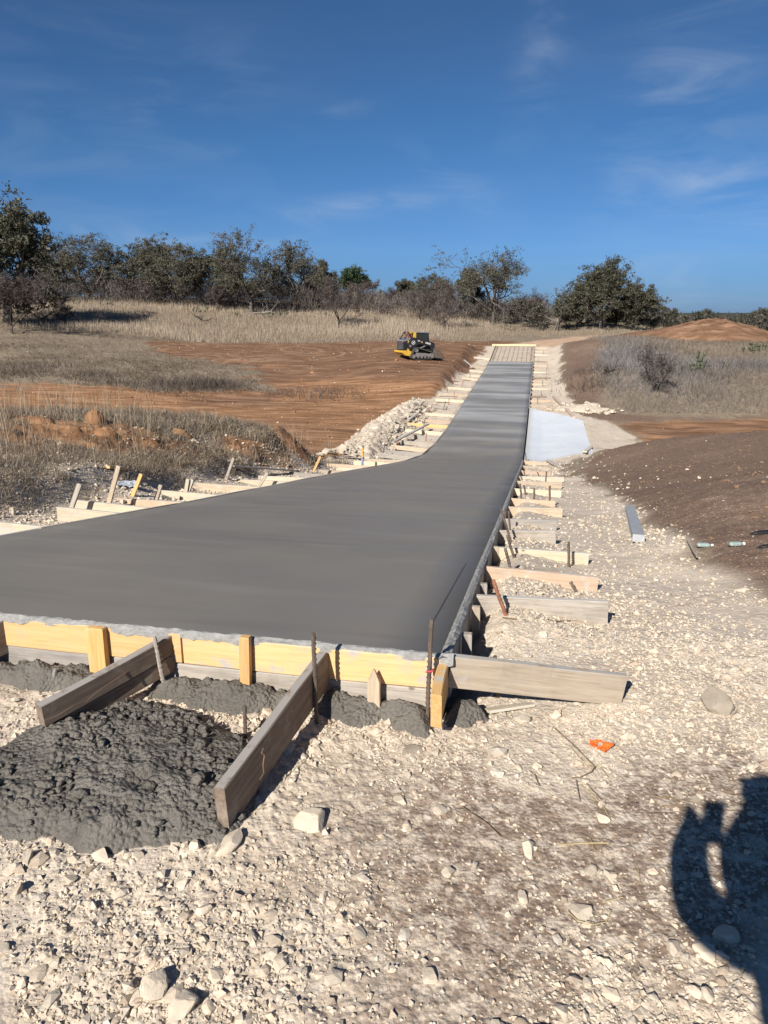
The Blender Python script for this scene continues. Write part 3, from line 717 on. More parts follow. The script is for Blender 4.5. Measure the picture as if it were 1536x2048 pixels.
fb((30, 1216), 3.15, .245, (-150, 1310), .20, .165, .040, 'brownwood', 'dark brace board cut off at the left edge of the picture', GN)
# corner board to the right
p0 = px_at_y(893, 1311, 2.69); p1 = px_at_y(1243, 1347, 2.76)
board(Vector((p0.x, p0.y, p0.z-.140)), Vector((p1.x, p1.y, p1.z-.142)), .140, .036, 'tan', 'long weathered brace board at the near right corner, resting on the rubble', 'brace board', G_BR)
board(Vector((.42, 2.71, .005)), Vector((.62, 2.78, -.012)), .05, .012, 'pale', 'thin pale splinter of wood under the corner brace board', 'wood scrap', None, 'wood_splinter', roll=1.3)

# right brace boards: (top left px, top right px, height, colour, words)
RB = [((940, 1189), (1212, 1193), .14, 'grey', 'weathered silver-grey board with open grain'), ((960, 1133), (1188, 1147), .14, 'pink', 'reddish board with dark knots'),
      ((975, 1093), (1168, 1106), .15, 'pale', 'cream cemented board'), ((990, 1060), (1105, 1058), .14, 'grey', 'short smooth grey board'), ((1000, 1038), (1108, 1036), .14, 'grey', 'bluish grey board'),
      ((1006, 1013), (1116, 1017), .14, 'tan', 'grey-brown board with a lump of cement'), ((1012, 996), (1101, 1001), .12, 'pink', 'pinkish board'), ((1018, 977), (1112, 979), .13, 'pale', 'knotty pale board'),
      ((1025, 962), (1115, 962), .13, 'tan', 'tan board with a yellow end'), ((1030, 952), (1120, 953), .12, 'pale', 'pale board'), ((1035, 941), (1094, 944), .12, 'pink', 'orange-tinged board'),
      ((1038, 931), (1092, 934), .12, 'tan', 'sandy board'), ((1041, 921), (1090, 926), .13, 'pink', 'light orange board next to apron')]
def s_of_px(px, py, w):
    # distance along the slab where the sight line crosses the edge plane w
    d = ray(px, py); nx, ny = VX, VY; ox, oy = SW(0, w)
    t = (ox*nx+oy*ny)/(d[0]*nx+d[1]*ny); return (d[0]*t-OX)*UX+(d[1]*t-OY)*UY
for i, (a, b, h, mat, words) in enumerate(RB):
    ss_ = np.linspace(.2, 26, 1500); best = None
    d = ray(*a)
    # place by the height of its upper edge, just under the slab edge
    q = [abs((zs(s)-.02-EYE)/d[2]*d[1]-SW(s, -.06)[1]) for s in ss_]; s0 = float(ss_[int(np.argmin(q))])
    p0 = slab_pt(s0, -.055, -.02); p1 = px_at_y(b[0], b[1], 1.0); dd = ray(*b)
    L = (b[0]-a[0])/FPX*p0.y/(UY)*1.0*.98
    x1, y1 = SW(s0, -.055-L); z1 = EYE+dd[2]/dd[1]*y1
    z1 = min(max(z1, p0.z-.10), p0.z+.03)
    p1 = Vector((x1, y1, z1))
    p1.z -= rb.uniform(0, .02); board(p0-Vector((0, 0, h)), p1-Vector((0, 0, h)), h, .036, mat, f'{words}, {num[i+1]} brace from the near right corner', 'brace board', G_BR)
# right brace boards beyond the apron
for i in range(17):
    s = 38.9+i*1.86+rb.uniform(-.3, .3); L = rb.uniform(.85, 1.35)
    p0 = slab_pt(s, -.055, -.18); g = slab_pt(s+rb.uniform(-.1, .1), -.055-L, -.20+rb.uniform(-.04, .08))
    board(p0, g, .15, .04, ['tan', 'brownwood', 'pale', 'pink', 'grey'][(i*3) % 5], f'{num[i]} brace board beyond the pale apron on the right edge', 'brace board', 'brace boards beyond the apron')
# left brace boards near
LB = [(2.6, .95, 'pale', 'cement-whitened board at the left edge of the picture'), (3.75, .75, 'pale', 'whitish curved-edge board below the tall leaning stake'), (4.35, 1.0, 'pale', 'pale board beside the yellow stake'),
      (5.1, .95, 'pink', 'light pinkish board behind the forked pair of stakes'), (6.1, 1.1, 'pale', 'cream board near the lone grey stake'), (7.6, 1.2, 'tan', 'knotty tan board behind the leaning stake'),
      (8.9, 1.1, 'pale', 'pale board beneath the end of the loose grey plank'), (10.0, 1.0, 'pale', 'cement-grey board before the second yellow stake'), (11.2, 1.0, 'grey', 'grey board behind the second yellow stake'),
      (12.6, 1.1, 'tan', 'tan board before the blue and yellow pole'), (14.0, 1.2, 'pale', 'cream board in front of the blue and yellow pole'), (15.6, 1.3, 'pink', 'orange board behind the blue and yellow pole'),
      (18.2, 1.2, 'pale', 'cemented board just before the creek bend'), (20.4, 1.3, 'tan', 'sandy board at the foot of the rubble')]
for i, (s, L, mat, words) in enumerate(LB):
    hh = .15; p0 = slab_pt(s, WID+.06, -.035-hh+.02); z1 = float(zs(s))-.02-hh+rb.uniform(0, .05)
    x, y = SW(s, WID+.06+L); board(p0, Vector((x, y, z1)), hh, .038, mat, words+', left side', 'brace board', G_BL)
far_l = ['grey', 'grey', 'pink', 'grey', 'grey', 'pale', 'yellow', 'pink', 'pale', 'grey', 'pale', 'tan', 'pale', 'grey', 'tan', 'pale', 'pale', 'tan', 'grey', 'pale']
for i in range(20):
    s = 22.6+i*1.55+(i > 8)*(i-8)*.95+rb.uniform(-.2, .2); L = rb.uniform(1.3, 2.0) if i < 14 else rb.uniform(1, 1.4)
    p0 = slab_pt(s, WID+.06, -.17); g = slab_pt(s+rb.uniform(-.15, .15), WID+.06+L, -.15+rb.uniform(0, .10))
    extra = ', bright yellow' if far_l[i] == 'yellow' else (', orange-tinged' if far_l[i] == 'pink' else '')
    board(p0, g, .17, .04, far_l[i], f'{num[i]} board past the creek bend, left edge{extra}', 'brace board', 'brace boards past the creek bend on the left')

def bd(bp, tp, Y, dY=0.0):
    b_ = px_at_y(*bp, Y); t_ = px_at_y(*tp, Y+dY); d_ = (b_-t_).normalized(); g = float(base_z(b_.x, b_.y))-.05
    return b_+d_*max(0.02, (b_.z-g)/max(.3, -d_.z)), t_
# wooden stakes on the end form
def fstake(w, zt, zb, wd, th, mat, label, lean=0, pointed=False, s=-.062):
    b = wp(s-.005, w+lean, zb); t = wp(s, w, zt); return stake(b, t, wd, th, mat, label, pointed)
def w_of_px(px): 
    d = ray(px, 1270); ox, oy = SW(-.05, 0)
    t = (ox*UX+oy*UY)/(d[0]*UX+d[1]*UY); return (d[0]*t-OX)*VX+(d[1]*t-OY)*VY
fstake(w_of_px(197), .262, -.03, .083, .036, 'golden', 'wide golden stake nailed to the yellow end form')
fstake(w_of_px(493), .285, -.05, .042, .036, 'golden', 'narrow golden stake with a cemented top on the end form', .01)
fstake(w_of_px(752), .205, -.06, .052, .022, 'tan', 'stake with a sharp point upwards near the corner', 0, True, -.09)
# short stakes standing against the right form
for i, (s, lab) in enumerate([(.42, 'short upright stake against the right form nearest the corner'), (.95, 'short upright stake against the right form before the silver-grey board'), (1.55, 'short upright stake against the right form behind the silver-grey board'), (3.1, 'short upright stake beside the lone grey brace, right form')]):
    t = slab_pt(s, -.075, -.02); b = slab_pt(s, -.078, -.27); stake(b, t, .045, .034, 'tan' if i % 2 else 'grey', lab, False, 0, 'stakes against the right form')
# steel bars near
bar(*bd((631, 1392), (627, 1266), 2.60), .0085, 'rebar', 'dark rebar stake beside the long brown brace board')
bar(*bd((857, 1372), (863, 1238), 2.615), .0088, 'rebar', 'rebar stake with pink ribbon at the slab corner')
bar(*bd((326, 1362), (309, 1273), 2.83), .0085, 'grey', 'leaning round grey stake beside the dark wired board', cat='stake', name='round_stake')
bar((490, 1475), (490, 1412), .0075, 'rebar', 'short rebar stub standing in the wet mix pile')
bar((996, 1390), (990, 1312), .0085, 'rebar', 'rebar stake in front of the near right corner board', -.01)
bar((135, 1432), (130, 1383), .006, 'rust', 'thin rusty bar beside the near end of the dark wired board', -.05)
bar((110, 1378), (110, 1338), .009, 'crust', 'cement-splattered stub behind the dark wired board')
tie = MB(); tp = px_at_y(860, 1341, 2.615)
for k in range(10):
    a0, a1 = k*.63, (k+1)*.63
    tie.tube(tp+Vector((.012*math.cos(a0), .012*math.sin(a0), .002*math.sin(k))), tp+Vector((.012*math.cos(a1), .012*math.sin(a1), .002*math.sin(k+1))), .003, .003, 5)
tie.tube(tp+Vector((.0, -.012, 0)), tp+Vector((-.02, -.02, .004)), .003, .002, 5)
M['ribbon'] = mat_plain('pink_ribbon', (.62, .09, .12), .6)
tag(tie.build('ribbon', M['ribbon']), 'pink ribbon tied round the rebar at the slab corner', 'ribbon')
# tie wire wrapped on the dark board
wr = MB(); P = [px_at_y(x, y, Y) for x, y, Y in ((82, 1432, 2.36), (110, 1422, 2.40), (138, 1405, 2.45), (165, 1396, 2.52), (185, 1378, 2.58), (215, 1358, 2.66), (245, 1338, 2.74), (262, 1330, 2.78))]
wr.path([p+Vector((.025, -.03, 0)) for p in P], .0022, 5); M['wire'] = mat_plain('tie_wire', (.36, .25, .17), .5, .5, .6)
tag(wr.build('tie_wire', M['wire']), 'rusty tie wire twisted along the dark weathered brace board', 'wire')
wr = MB(); P = [px_at_y(x, y, Y) for x, y, Y in ((512, 1486, 2.17), (508, 1495, 2.15), (514, 1500, 2.16), (511, 1520, 2.15), (513, 1535, 2.16), (505, 1548, 2.13))]
wr.path([p+Vector((.03, -.03, 0)) for p in P], .002, 5)
tag(wr.build('tie_wire', M['wire']), 'bent tie wire hanging on the long brown middle brace board', 'wire')

# steel bars along the right side (base px, top px, colour, dy, words)
RBAR = [((1013, 1233), (986, 1160), 'rust', 'red rusty bar leaning by the silver-grey board'), ((1154, 1186), (1142, 1164), 'rebar', 'short bar tip leaning behind the silver-grey board'),
        ((1024, 1148), (1010, 1096), 'rebar', 'dark bar leaning over the reddish board'), ((1029, 1118), (1014, 1070), 'rebar', 'dark bar leaning over the cream board'), ((1022, 1082), (1001, 1018), 'rebar', 'long dark bar leaning on the slab edge'),
        ((1138, 1136), (1137, 1084), 'rebar', 'upright bent-top bar at the outer end of the cream board'), ((1091, 1056), (1090, 1041), 'rebar', 'short bar in the grey board gap'), ((1020, 1055), (1017, 1022), 'rebar', 'thin bar behind the long leaning one'),
        ((1098, 1014), (1100, 972), 'rebar', 'tall thin bar at the outer end of the pinkish board'), ((1068, 1000), (1069, 977), 'rebar', 'bar in front of the knotty board'), ((1043, 998), (1040, 968), 'rebar', 'bar by the knotty board near the slab'),
        ((1051, 989), (1048, 971), 'rebar', 'second bar by the knotty board'), ((1091, 971), (1093, 943), 'rebar', 'bar by the tan board with the yellow end'), ((1045, 960), (1041, 951), 'rebar', 'bar tip in front of the tan board'),
        ((1050, 953), (1048, 941), 'rebar', 'bar behind the pale board'), ((1053, 927), (1051, 905), 'rebar', 'bar next to the apron corner'), ((1078, 952), (1075, 944), 'rebar', 'short bar between two far pale boards')]
for b, t, mat, words in RBAR: bar(b, t, .0105 if b[1] > 1030 else .015, mat, words+', right side of the slab', .04 if b[0]-t[0] > 8 else 0, 'steel bars along the right side of the slab')
# stakes on the left side (base, top, width)
LST = [((138, 1030), (160, 968), .05, 'grey', 'leaning grey stake left of the tallest one'), ((216, 1014), (238, 932), .05, 'tan', 'tallest leaning tan stake'), ((266, 991), (283, 948), .045, 'golden', 'yellow stake beside the crumpled rag'),
       ((309, 1010), (322, 970), .045, 'tan', 'short tan stake before the forked pair'), ((370, 996), (376, 958), .05, 'pale', 'front stake of the whitish forked pair'), ((372, 996), (385, 959), .045, 'pale', 'rear stake of the whitish forked pair'),
       ((452, 960), (467, 916), .045, 'grey', 'lone grey stake against the dark cut bank'), ((516, 976), (535, 946), .045, 'tan', 'leaning stake by the slab edge'), ((26, 1030), (24, 1015), .05, 'tan', 'short stub at the left edge of the picture'),
       ((626, 945), (641, 913), .05, 'golden', 'second yellow stake, farther along'), ((612, 957), (612, 943), .045, 'tan', 'short upright stub before the second yellow stake')]
for b, t, w_, mat, words in LST: stake(b, t, w_, .03, mat, words+', left side of the slab', dy=.0, group='wooden stakes along the left side of the slab')
# two-coloured pole
b_, t_ = from_px((725, 936), (726, 897), 0, .05); t_.y = b_.y
pole = empty('marker_pole', b_); tag(pole, 'slim pole painted blue below and yellow above, left side of the slab', 'pole')
M['blue'] = mat_plain('dull_blue_paint', (.23, .27, .40), .6); M['ochre'] = mat_plain('ochre_paint', (.62, .40, .12), .6)
L_ = (t_-b_).length; MB().tube((0, 0, 0), (0, 0, L_*.6), .035, .035, 8).build('lower_pole', M['blue'], pole); MB().tube((0, 0, L_*.6), (0, 0, L_), .032, .032, 8).build('upper_pole', M['ochre'], pole)
# rods along the far left braces
for i in range(14):
    s = 24+i*2.2+rb.uniform(-.4, .4); w = WID+rb.uniform(.5, 1.7); b = slab_pt(s, w, -.25); t = b+Vector((rb.uniform(-.02, .22), rb.uniform(-.1, .1), rb.uniform(.45, .8)))
    bar(b, t, .020, 'rust' if i % 3 else 'rebar', f'{num[i]} slanting rusty bar past the creek bend, left edge', group='rusty bars past the creek bend')
for i in range(8):
    s = 40+i*3.6+rb.uniform(-.4, .4); w = -rb.uniform(.4, 1.1); b = slab_pt(s, w, -.25); t = b+Vector((rb.uniform(-.1, .1), rb.uniform(-.1, .1), rb.uniform(.4, .6)))
    bar(b, t, .018, 'rebar', f'{num[i]} bar beyond the pale apron, right edge', group='bars beyond the apron')
# end of the works: rebar mat and the bright plank across
mat_ = empty('rebar_mat', slab_pt((S_END+S_FORM)/2, WID/2, -.1)); tag(mat_, 'grid of tied steel bars waiting for concrete at the far end of the slab', 'rebar mat')
o0 = mat_.location
bm_l = None
for i in range(9):
    w = .2+i*(WID-.4)/8; m = MB(); pts = [slab_pt(s, w, -.075)-o0 for s in np.linspace(S_END-.15, S_FORM-.2, 7)]; m.path(pts, .009, 5); m.build('long_bar', M['rebar'], mat_)
for i in range(14):
    s = S_END+.35+i*.63; m = MB(); m.path([slab_pt(s, .1, -.055)-o0, slab_pt(s, WID-.1, -.055)-o0], .008, 5); m.build('cross_bar', M['rebar'], mat_)
for side in (.16, WID-.16):
    for i in range(16):
        s = S_END+.2+i*.55; m = MB(); c0 = slab_pt(s, side, 0)-o0; dx = Vector((VX, VY, 0))*.12
        m.path([c0+dx+Vector((0, 0, -.16)), c0+dx+Vector((0, 0, -.02)), c0-dx+Vector((0, 0, -.02)), c0-dx+Vector((0, 0, -.16)), c0+dx+Vector((0, 0, -.16))], .010, 5); m.build('stirrup', M['rebar'], mat_)
a = slab_pt(S_FORM+.05, WID+.35, .04); b = slab_pt(S_FORM+.05, -.15, .04)
M['bright'] = mat_wood('bright_new_wood', (.72, .56, .32), (.82, .68, .44), 0, .0)
board(a-Vector((0, 0, .12)), b-Vector((0, 0, .12)), .18, .09, 'bright', 'bright pale yellow plank across the far end of the slab', 'plank', None, 'end_plank')
# loose timber
def lie(pa, pb, h, t, mat, label, cat='plank', name='loose_plank', lift=.01, roll=0, g=None):
    a = at(*pa); b = at(*pb); return board(Vector((*a, float(base_z(*a))+lift)), Vector((*b, float(base_z(*b))+lift)), h, t, mat, label, cat, g, name, roll)
M['steelgrey'] = mat_plain('grey_faded_board', (.34, .36, .38), .55, .4, 0, .2, 12)
lie((1277, 1086), (1258, 1023), .07, .105, 'steelgrey', 'straight blue-grey board lying alone on the brown dirt', 'plank')
lie((1185, 905), (1166, 918), .06, .14, 'pale', 'short pale board lying at the near corner of the apron', lift=.05) if False else None
board(Vector((8.55, 29.6, float(base_z(8.55, 29.6))+.03)), Vector((7.75, 27.6, float(base_z(7.75, 27.6))+.10)), .05, .16, 'pale', 'short pale board lying at the near outer corner of the apron', 'plank', None, 'loose_plank')
a1 = at(1148, 838); a2 = at(1107, 797)
board(Vector((a1[0], a1[1], float(base_z(*a1))+.05)), Vector((a2[0], a2[1], float(base_z(*a2))+.08)), .10, .17, 'pink', 'long tan plank lying above the far corner of the apron', 'plank', None, 'loose_plank')
board(slab_pt(24.0, -.9, -.1), slab_pt(21.6, -1.25, -.12), .05, .14, 'pale', 'slanting board at the near foot of the apron', 'plank', None, 'loose_plank')
a1 = at(466, 944); a2 = at(596, 948)
board(Vector((a1[0], a1[1], float(base_z(*a1))+.10)), Vector((a2[0], a2[1], float(base_z(*a2))+.05)), .03, .09, 'grey', 'long thin grey plank lying behind the left brace boards', 'plank', None, 'loose_plank')
a1 = at(928, 722); a2 = at(946, 737)
board(Vector((a1[0], a1[1], float(base_z(*a1))+.05)), Vector((a2[0], a2[1], float(base_z(*a2))+.05)), .06, .12, 'grey', 'weathered plank on the cut bank right of the skid loader', 'plank', None, 'loose_plank')
a1 = at(216, 941); a2 = at(258, 946)
board(Vector((a1[0], a1[1], float(base_z(*a1))+.03)), Vector((a2[0], a2[1], float(base_z(*a2))+.03)), .035, .06, 'yellow', 'small pale yellow offcut behind the tallest stake', 'offcut', None, 'wood_offcut')
for (pa, pb, lab) in (((785, 898), (856, 862), 'long grey plank at the foot of the white rubble'), ((816, 852), (836, 838), 'short dark plank stuck in the white rubble')):
    a1 = at(*pa); a2 = at(*pb); board(Vector((a1[0], a1[1], float(base_z(*a1))+.25)), Vector((a2[0], a2[1], float(base_z(*a2))+.30)), .05, .14, 'grey', lab, 'plank', None, 'loose_plank')
lie((1394, 1119), (1374, 1083), .014, .018, 'brownwood', 'thin stick lying left of the two green bottles', 'stick', 'stick', .012)
# twine over the slab near the corner
m = MB(); P = [slab_pt(s, .105-.01*s, .0005) for s in np.linspace(.42, 2.1, 14)]; m.path(P, .0016, 4); M['twine'] = mat_plain('dark_twine', (.05, .045, .04), .8)
tag(m.build('string_line', M['twine']), 'thin dark string line on the slab beside its right corner', 'string')

# ------------------------------------------------------------------ heaps of wet mix, rubble
def ico(sub):
    import bmesh as _b
    bm = _b.new(); _b.ops.create_icosphere(bm, subdivisions=sub, radius=1.0); bm.verts.ensure_lookup_table()
    V = np.array([v.co[:] for v in bm.verts]); F = np.array([[v.index for v in f.verts] for f in bm.faces]); bm.free(); return V, F
def rock_shape(sub, seed, rough=.28, cuts=7, flat=.7):
    rg = np.random.RandomState(seed); V, F = ico(sub)
    for _ in range(cuts):                                    # knock planes off to get facets
        n = rg.normal(size=3); n /= np.linalg.norm(n); d = rg.uniform(.55, .88) if sub < 3 else rg.uniform(.48, .80); k = V@n; m = k > d
        V[m] -= np.outer((k[m]-d)*(.88 if sub < 3 else 1.0), n)
    V *= (1+rough*.5*(rg.rand(len(V))-.5))[:, None]
    V *= np.array([rg.uniform(.85, 1.25), rg.uniform(.7, 1.0), rg.uniform(flat*.75, flat*1.1)])
    return V.astype(np.float32), F
R0 = [rock_shape(1, 100+i, .34, 6, .50) for i in range(14)]
R2 = [rock_shape(2, 300+i, .10, 12, .48) for i in range(12)]
_oct = np.array([[1, 0, 0], [-1, 0, 0], [0, 1, 0], [0, -1, 0], [0, 0, 1], [0, 0, -1]], float)
_of = np.array([[4, 0, 2], [4, 2, 1], [4, 1, 3], [4, 3, 0], [5, 2, 0], [5, 1, 2], [5, 3, 1], [5, 0, 3]])
RO = []
for i in range(14):
    rg_ = np.random.RandomState(500+i); RO.append((( _oct*rg_.uniform(.6, 1.15, (6, 1))+rg_.uniform(-.25, .25, (6, 3)))*np.array([1.1, .9, .7]), _of))
def scatter_rocks(name, X, Y, size, protos, label, mat, sink=.35, tint=None, seed=0, zoff=None, smooth=False, zfun=None, kind='stuff', tilt=.5):
    rg = np.random.RandomState(seed); n = len(X); Z = (zfun or ground_z)(X, Y)
    pid = rg.randint(0, len(protos), n); Vs = []; Fs = []; Ts = []; off = 0
    if tint is None:
        b = rg.uniform(.84, 1.08, n)[:, None]; w = rg.uniform(-.03, .06, n)[:, None]
        tint = np.concatenate([b*(1+w), b, b*(1-w)], 1)
        dk = rg.rand(n) < .09; tint[dk] *= np.array([.72, .70, .69])
    for k, (PV, PF) in enumerate(protos):
        ix = np.where(pid == k)[0]
        if not len(ix): continue
        m = len(ix); a = rg.uniform(0, 2*np.pi, m); b = rg.normal(0, tilt, m); ca, sa, cb, sb = np.cos(a), np.sin(a), np.cos(b), np.sin(b)
        Rm = np.zeros((m, 3, 3)); Rm[:, 0, 0] = ca; Rm[:, 0, 1] = -sa*cb; Rm[:, 0, 2] = sa*sb; Rm[:, 1, 0] = sa; Rm[:, 1, 1] = ca*cb; Rm[:, 1, 2] = -ca*sb; Rm[:, 2, 1] = sb; Rm[:, 2, 2] = cb
        V = np.einsum('mij,vj->mvi', Rm, PV)*size[ix][:, None, None]
        V[:, :, 0] += X[ix][:, None]; V[:, :, 1] += Y[ix][:, None]; V[:, :, 2] += (Z[ix]+size[ix]*(.55-sink))[:, None]
        nv = len(PV); F = (PF[None]+(np.arange(m)*nv)[:, None, None]+off); off += m*nv
        Vs.append(V.reshape(-1, 3)); Fs.append(F.reshape(-1, 3)); Ts.append(np.repeat(tint[ix], nv, 0))
    o = np_obj(name, np.concatenate(Vs), np.concatenate(Fs), mat, smooth=smooth, attrs={'tint': np.concatenate(Ts)})
    return tag(o, label, None, None, kind)

def heap(name, poly, height, label, res=.008, kind=None, cat='pile', soft=.10, seed=0, form_side=False, mat='mix', rough=1.0, pad=.08):
    P = np.array(poly); x0, y0 = P.min(0)-pad; x1, y1 = P.max(0)+pad
    nx = int((x1-x0)/res); ny = int((y1-y0)/res); X, Y = np.meshgrid(np.linspace(x0, x1, nx), np.linspace(y0, y1, ny))
    d = sdf(poly, X, Y)+(.035*fbm(X*9, Y*9, 4, 71+seed)+.03*fbm(X*3, Y*3, 3, 72+seed))*min(rough, 1.5)
    body = sstep(0, soft, d)*.45+sstep(0, soft*3.2, d)*.55
    f1, h1 = cells(X*22+.6*fbm(X*10, Y*10, 2, 80), Y*22, 73+seed); f2, h2 = cells(X*48, Y*48, 74+seed); f3, h3 = cells(X*9+.5*fbm(X*6, Y*6, 2, 81), Y*9, 77+seed)
    lump = .030*np.abs(fbm(X*7+.8*fbm(X*4, Y*4, 2, 82), Y*7, 5, 83))*1.6+.013*np.clip(.75-f1, 0, .6)*(.4+h1)*1.7+.008*np.clip(.7-f2, 0, .6)*(.3+h2)*1.6+.045*np.clip(.7-f3, 0, .5)*h3
    smoothpart = sstep(.05, .45, fbm(X*3+5, Y*3, 3, 76+seed))
    h = body*height*(1+.35*fbm(X*3.2, Y*3.2, 4, 75+seed))+sstep(-.01, .05, d)*lump*(1-.75*smoothpart)*rough+.010*fbm(X*16, Y*16, 3, 78+seed)*sstep(0, .05, d)*rough
    s, w = to_sw(X, Y)
    if form_side: h = np.where(s > -.035, h*np.clip(1-(s+.035)/.02, 0, 1), h)
    Z = base_z(X, Y)+h-.045*(1-sstep(-.035, .012, d))+.012
    V = np.c_[X.ravel(), Y.ravel(), Z.ravel()]
    i = (np.arange(ny-1)[:, None]*nx+np.arange(nx-1)[None]).ravel(); F = np.c_[i, i+1, i+nx+1, i+nx]
    keep = (d.ravel()[F] > -.05).any(1); F = F[keep]
    used = np.unique(F); re = np.full(len(V), -1); re[used] = np.arange(len(used))
    o = np_obj(name, V[used], re[F], M[mat], smooth=True)
    return tag(o, label, cat if kind is None else None, None, kind)
heap('wet_concrete_heap', M_PILE['big'], .062, 'large lumpy heap of dark wet concrete dumped in front of the brace boards', .0072, soft=.09, rough=.62)
def band(w0, w1, deps):
    n_ = len(deps); far_ = [SW(-.03, w0), SW(-.03, w1)]; return far_+[SW(-.05-q, w1+(w0-w1)*k/(n_-1)) for k, q in enumerate(deps)]
M_PILE['left'] = band(1.36, 2.5, [.20, .20, .15, .17, .13, .09]); M_PILE['mid'] = band(.56, 1.28, [.08, .12, .14, .13, .10, .06]); M_PILE['right'] = band(.02, .50, [.07, .09, .12, .09, .12, .17])
heap('wet_concrete_spill', M_PILE['left'], .05, 'dark wet concrete spilled under the end form at the left edge', .012, seed=3, soft=.05, form_side=True)
heap('wet_concrete_spill', M_PILE['mid'], .055, 'dark wet concrete spilled under the end form between the two long brace boards', .010, seed=4, soft=.05, form_side=True)
heap('wet_concrete_spill', M_PILE['right'], .055, 'dark wet concrete spilled round the pointed stake near the corner', .009, seed=5, soft=.06, form_side=True)
heap('wet_concrete_spill', [SW(.05, -.06), SW(.02, -.15), SW(-.06, -.22), SW(-.10, -.12), SW(-.12, -.04), SW(-.04, -.03)], .07, 'small dark lump of wet concrete behind the golden corner brace', .008, seed=6, soft=.04)
def heap_lumps():
    rg = np.random.RandomState(9); X = rg.uniform(-2.1, -.45, 9000); Y = rg.uniform(1.9, 2.9, 9000)
    m = (sdf(M_PILE['big'], X, Y) > .02) & (fbm(X*3+5, Y*3, 3, 76) < .22); X = X[m][:700]; Y = Y[m][:700]
    t = np.ones((len(X), 3))
    def zf(x, y):
        d = sdf(M_PILE['big'], x, y); return base_z(x, y)+.012+(sstep(0, .07, d)*.45+sstep(0, .22, d)*.55)*.062*(1+.35*fbm(x*3.2, y*3.2, 4, 75))+.006
    scatter_rocks('wet_concrete_clods', X, Y, rg.gamma(3.0, .0034, len(X))+.004, R0, 'small clods of wet concrete on the dark heap', M['mix'], .35, t, 10, smooth=True, zfun=zf)
heap_lumps()
heap('limestone_rubble', [SW(21.5, WID+1.5), SW(24, WID+1.5), SW(27, WID+1.8), SW(31, WID+2.0), SW(35, WID+2.0), SW(38.5, WID+1.9), SW(39.5, WID+2.7), SW(36, WID+3.6), SW(31, WID+3.9), SW(27, WID+3.5), SW(23.5, WID+2.7)], .50,
     'long bank of broken white limestone rubble left of the slab at the creek bend', .07, soft=.55, seed=8, mat='ground', rough=4.0, pad=1.0)
for o in list(COL.objects):
    if o.name.startswith('limestone_rubble'):
        me = o.data; n = len(me.vertices)
        for an, col in (('zone', (1, 0, 0, 1)), ('zone2', (0, 0, 0, 1))):
            ca = me.color_attributes.new(an, 'FLOAT_COLOR', 'POINT'); ca.data.foreach_set('color', np.tile(np.array(col, np.float32), n))
def mound(name, cx, cy, rx, ry, h, zone, label, seed=0, n=110, kind=None, cat='dirt mound', peak=.6, rot=0.0):
    a = np.linspace(0, 2*np.pi, n); r = np.linspace(0, 1.15, 44); A_, R_ = np.meshgrid(a, r)
    rr_ = R_*(1+.14*fbm(np.cos(A_)*1.4+3, np.sin(A_)*1.4+seed, 3, 90+seed)); ca, sa = math.cos(rot), math.sin(rot)
    lx = rr_*np.cos(A_)*rx; ly = rr_*np.sin(A_)*ry; X = cx+lx*ca-ly*sa; Y = cy+lx*sa+ly*ca
    k = max(rx, ry); prof = np.clip(1-R_, 0, 1)**peak; prof = np.where(R_ > 1, 0, prof)
    Z = base_z(X, Y)+h*prof*(1+.12*fbm(X/k*6, Y/k*6, 4, 91+seed))+h*.08*fbm(X/k*14, Y/k*14, 4, 92+seed)*(prof > 0)-h*.12*(R_ > 1)
    V = np.c_[X.ravel(), Y.ravel(), Z.ravel()]; i = (np.arange(43)[:, None]*n+np.arange(n-1)[None]).ravel(); F = np.c_[i, i+1, i+n+1, i+n]
    z1 = np.tile(np.array(zone, float), (len(V), 1))
    o = np_obj(name, V, F, M['ground'], attrs={'zone': z1, 'zone2': np.zeros((len(V), 3))})
    return tag(o, label, cat if kind is None else None, None, kind)
def gp(px, Y, py=700):                       # ground position seen in column px, Y metres out
    d = ray(px, py); return (d[0]/d[1]*Y, Y)
x, y = gp(1425, 70, 690); mound('dirt_mound', x, y, 6.8, 5, 2.0, (0, 0, 1), 'tall bare orange dirt mound at the right, before the far trees', 1, peak=.62)
x, y = gp(1340, 71, 690); mound('dirt_mound', x, y, 7.0, 4.2, 1.1, (0, 0, 1), 'low orange dirt shoulder on the left of the tall mound', 2, peak=.8)
x, y = gp(1288, 78, 675); mound('limestone_pile', x, y, 2.2, 1.4, .5, (1, 0, 0), 'small white limestone pile at the bend of the dirt road', 3, cat='stone pile')
x, y = gp(1165, 39.5, 810); mound('limestone_pile', x, y, 1.5, .9, .26, (1, 0, 0), 'white limestone patch above the long tan plank', 4, cat='stone pile')
x, y = at(192, 848); mound('dirt_clod', x, y, .17, .16, .26, (0, 0, 1), 'upright brown dirt clod sticking up on the left berm', 5, 50, peak=.35, cat='clod')
x, y = at(214, 874); mound('dirt_clod', x, y, .20, .16, .16, (0, 0, 1), 'wide dark dirt clod right below the upright one', 6, 50, peak=.4, cat='clod')
x, y = at(365, 872); mound('dirt_clod', x, y, .20, .16, .14, (0, 0, 1), 'orange dirt clod on the berm among dry grass', 7, 50, peak=.4, cat='clod')
x, y = at(585, 893); mound('dirt_mound', x, y, .5, .4, .22, (0, 0, 1), 'rounded orange dirt hump behind the dry tufts left of the slab', 8, 70, peak=.6)

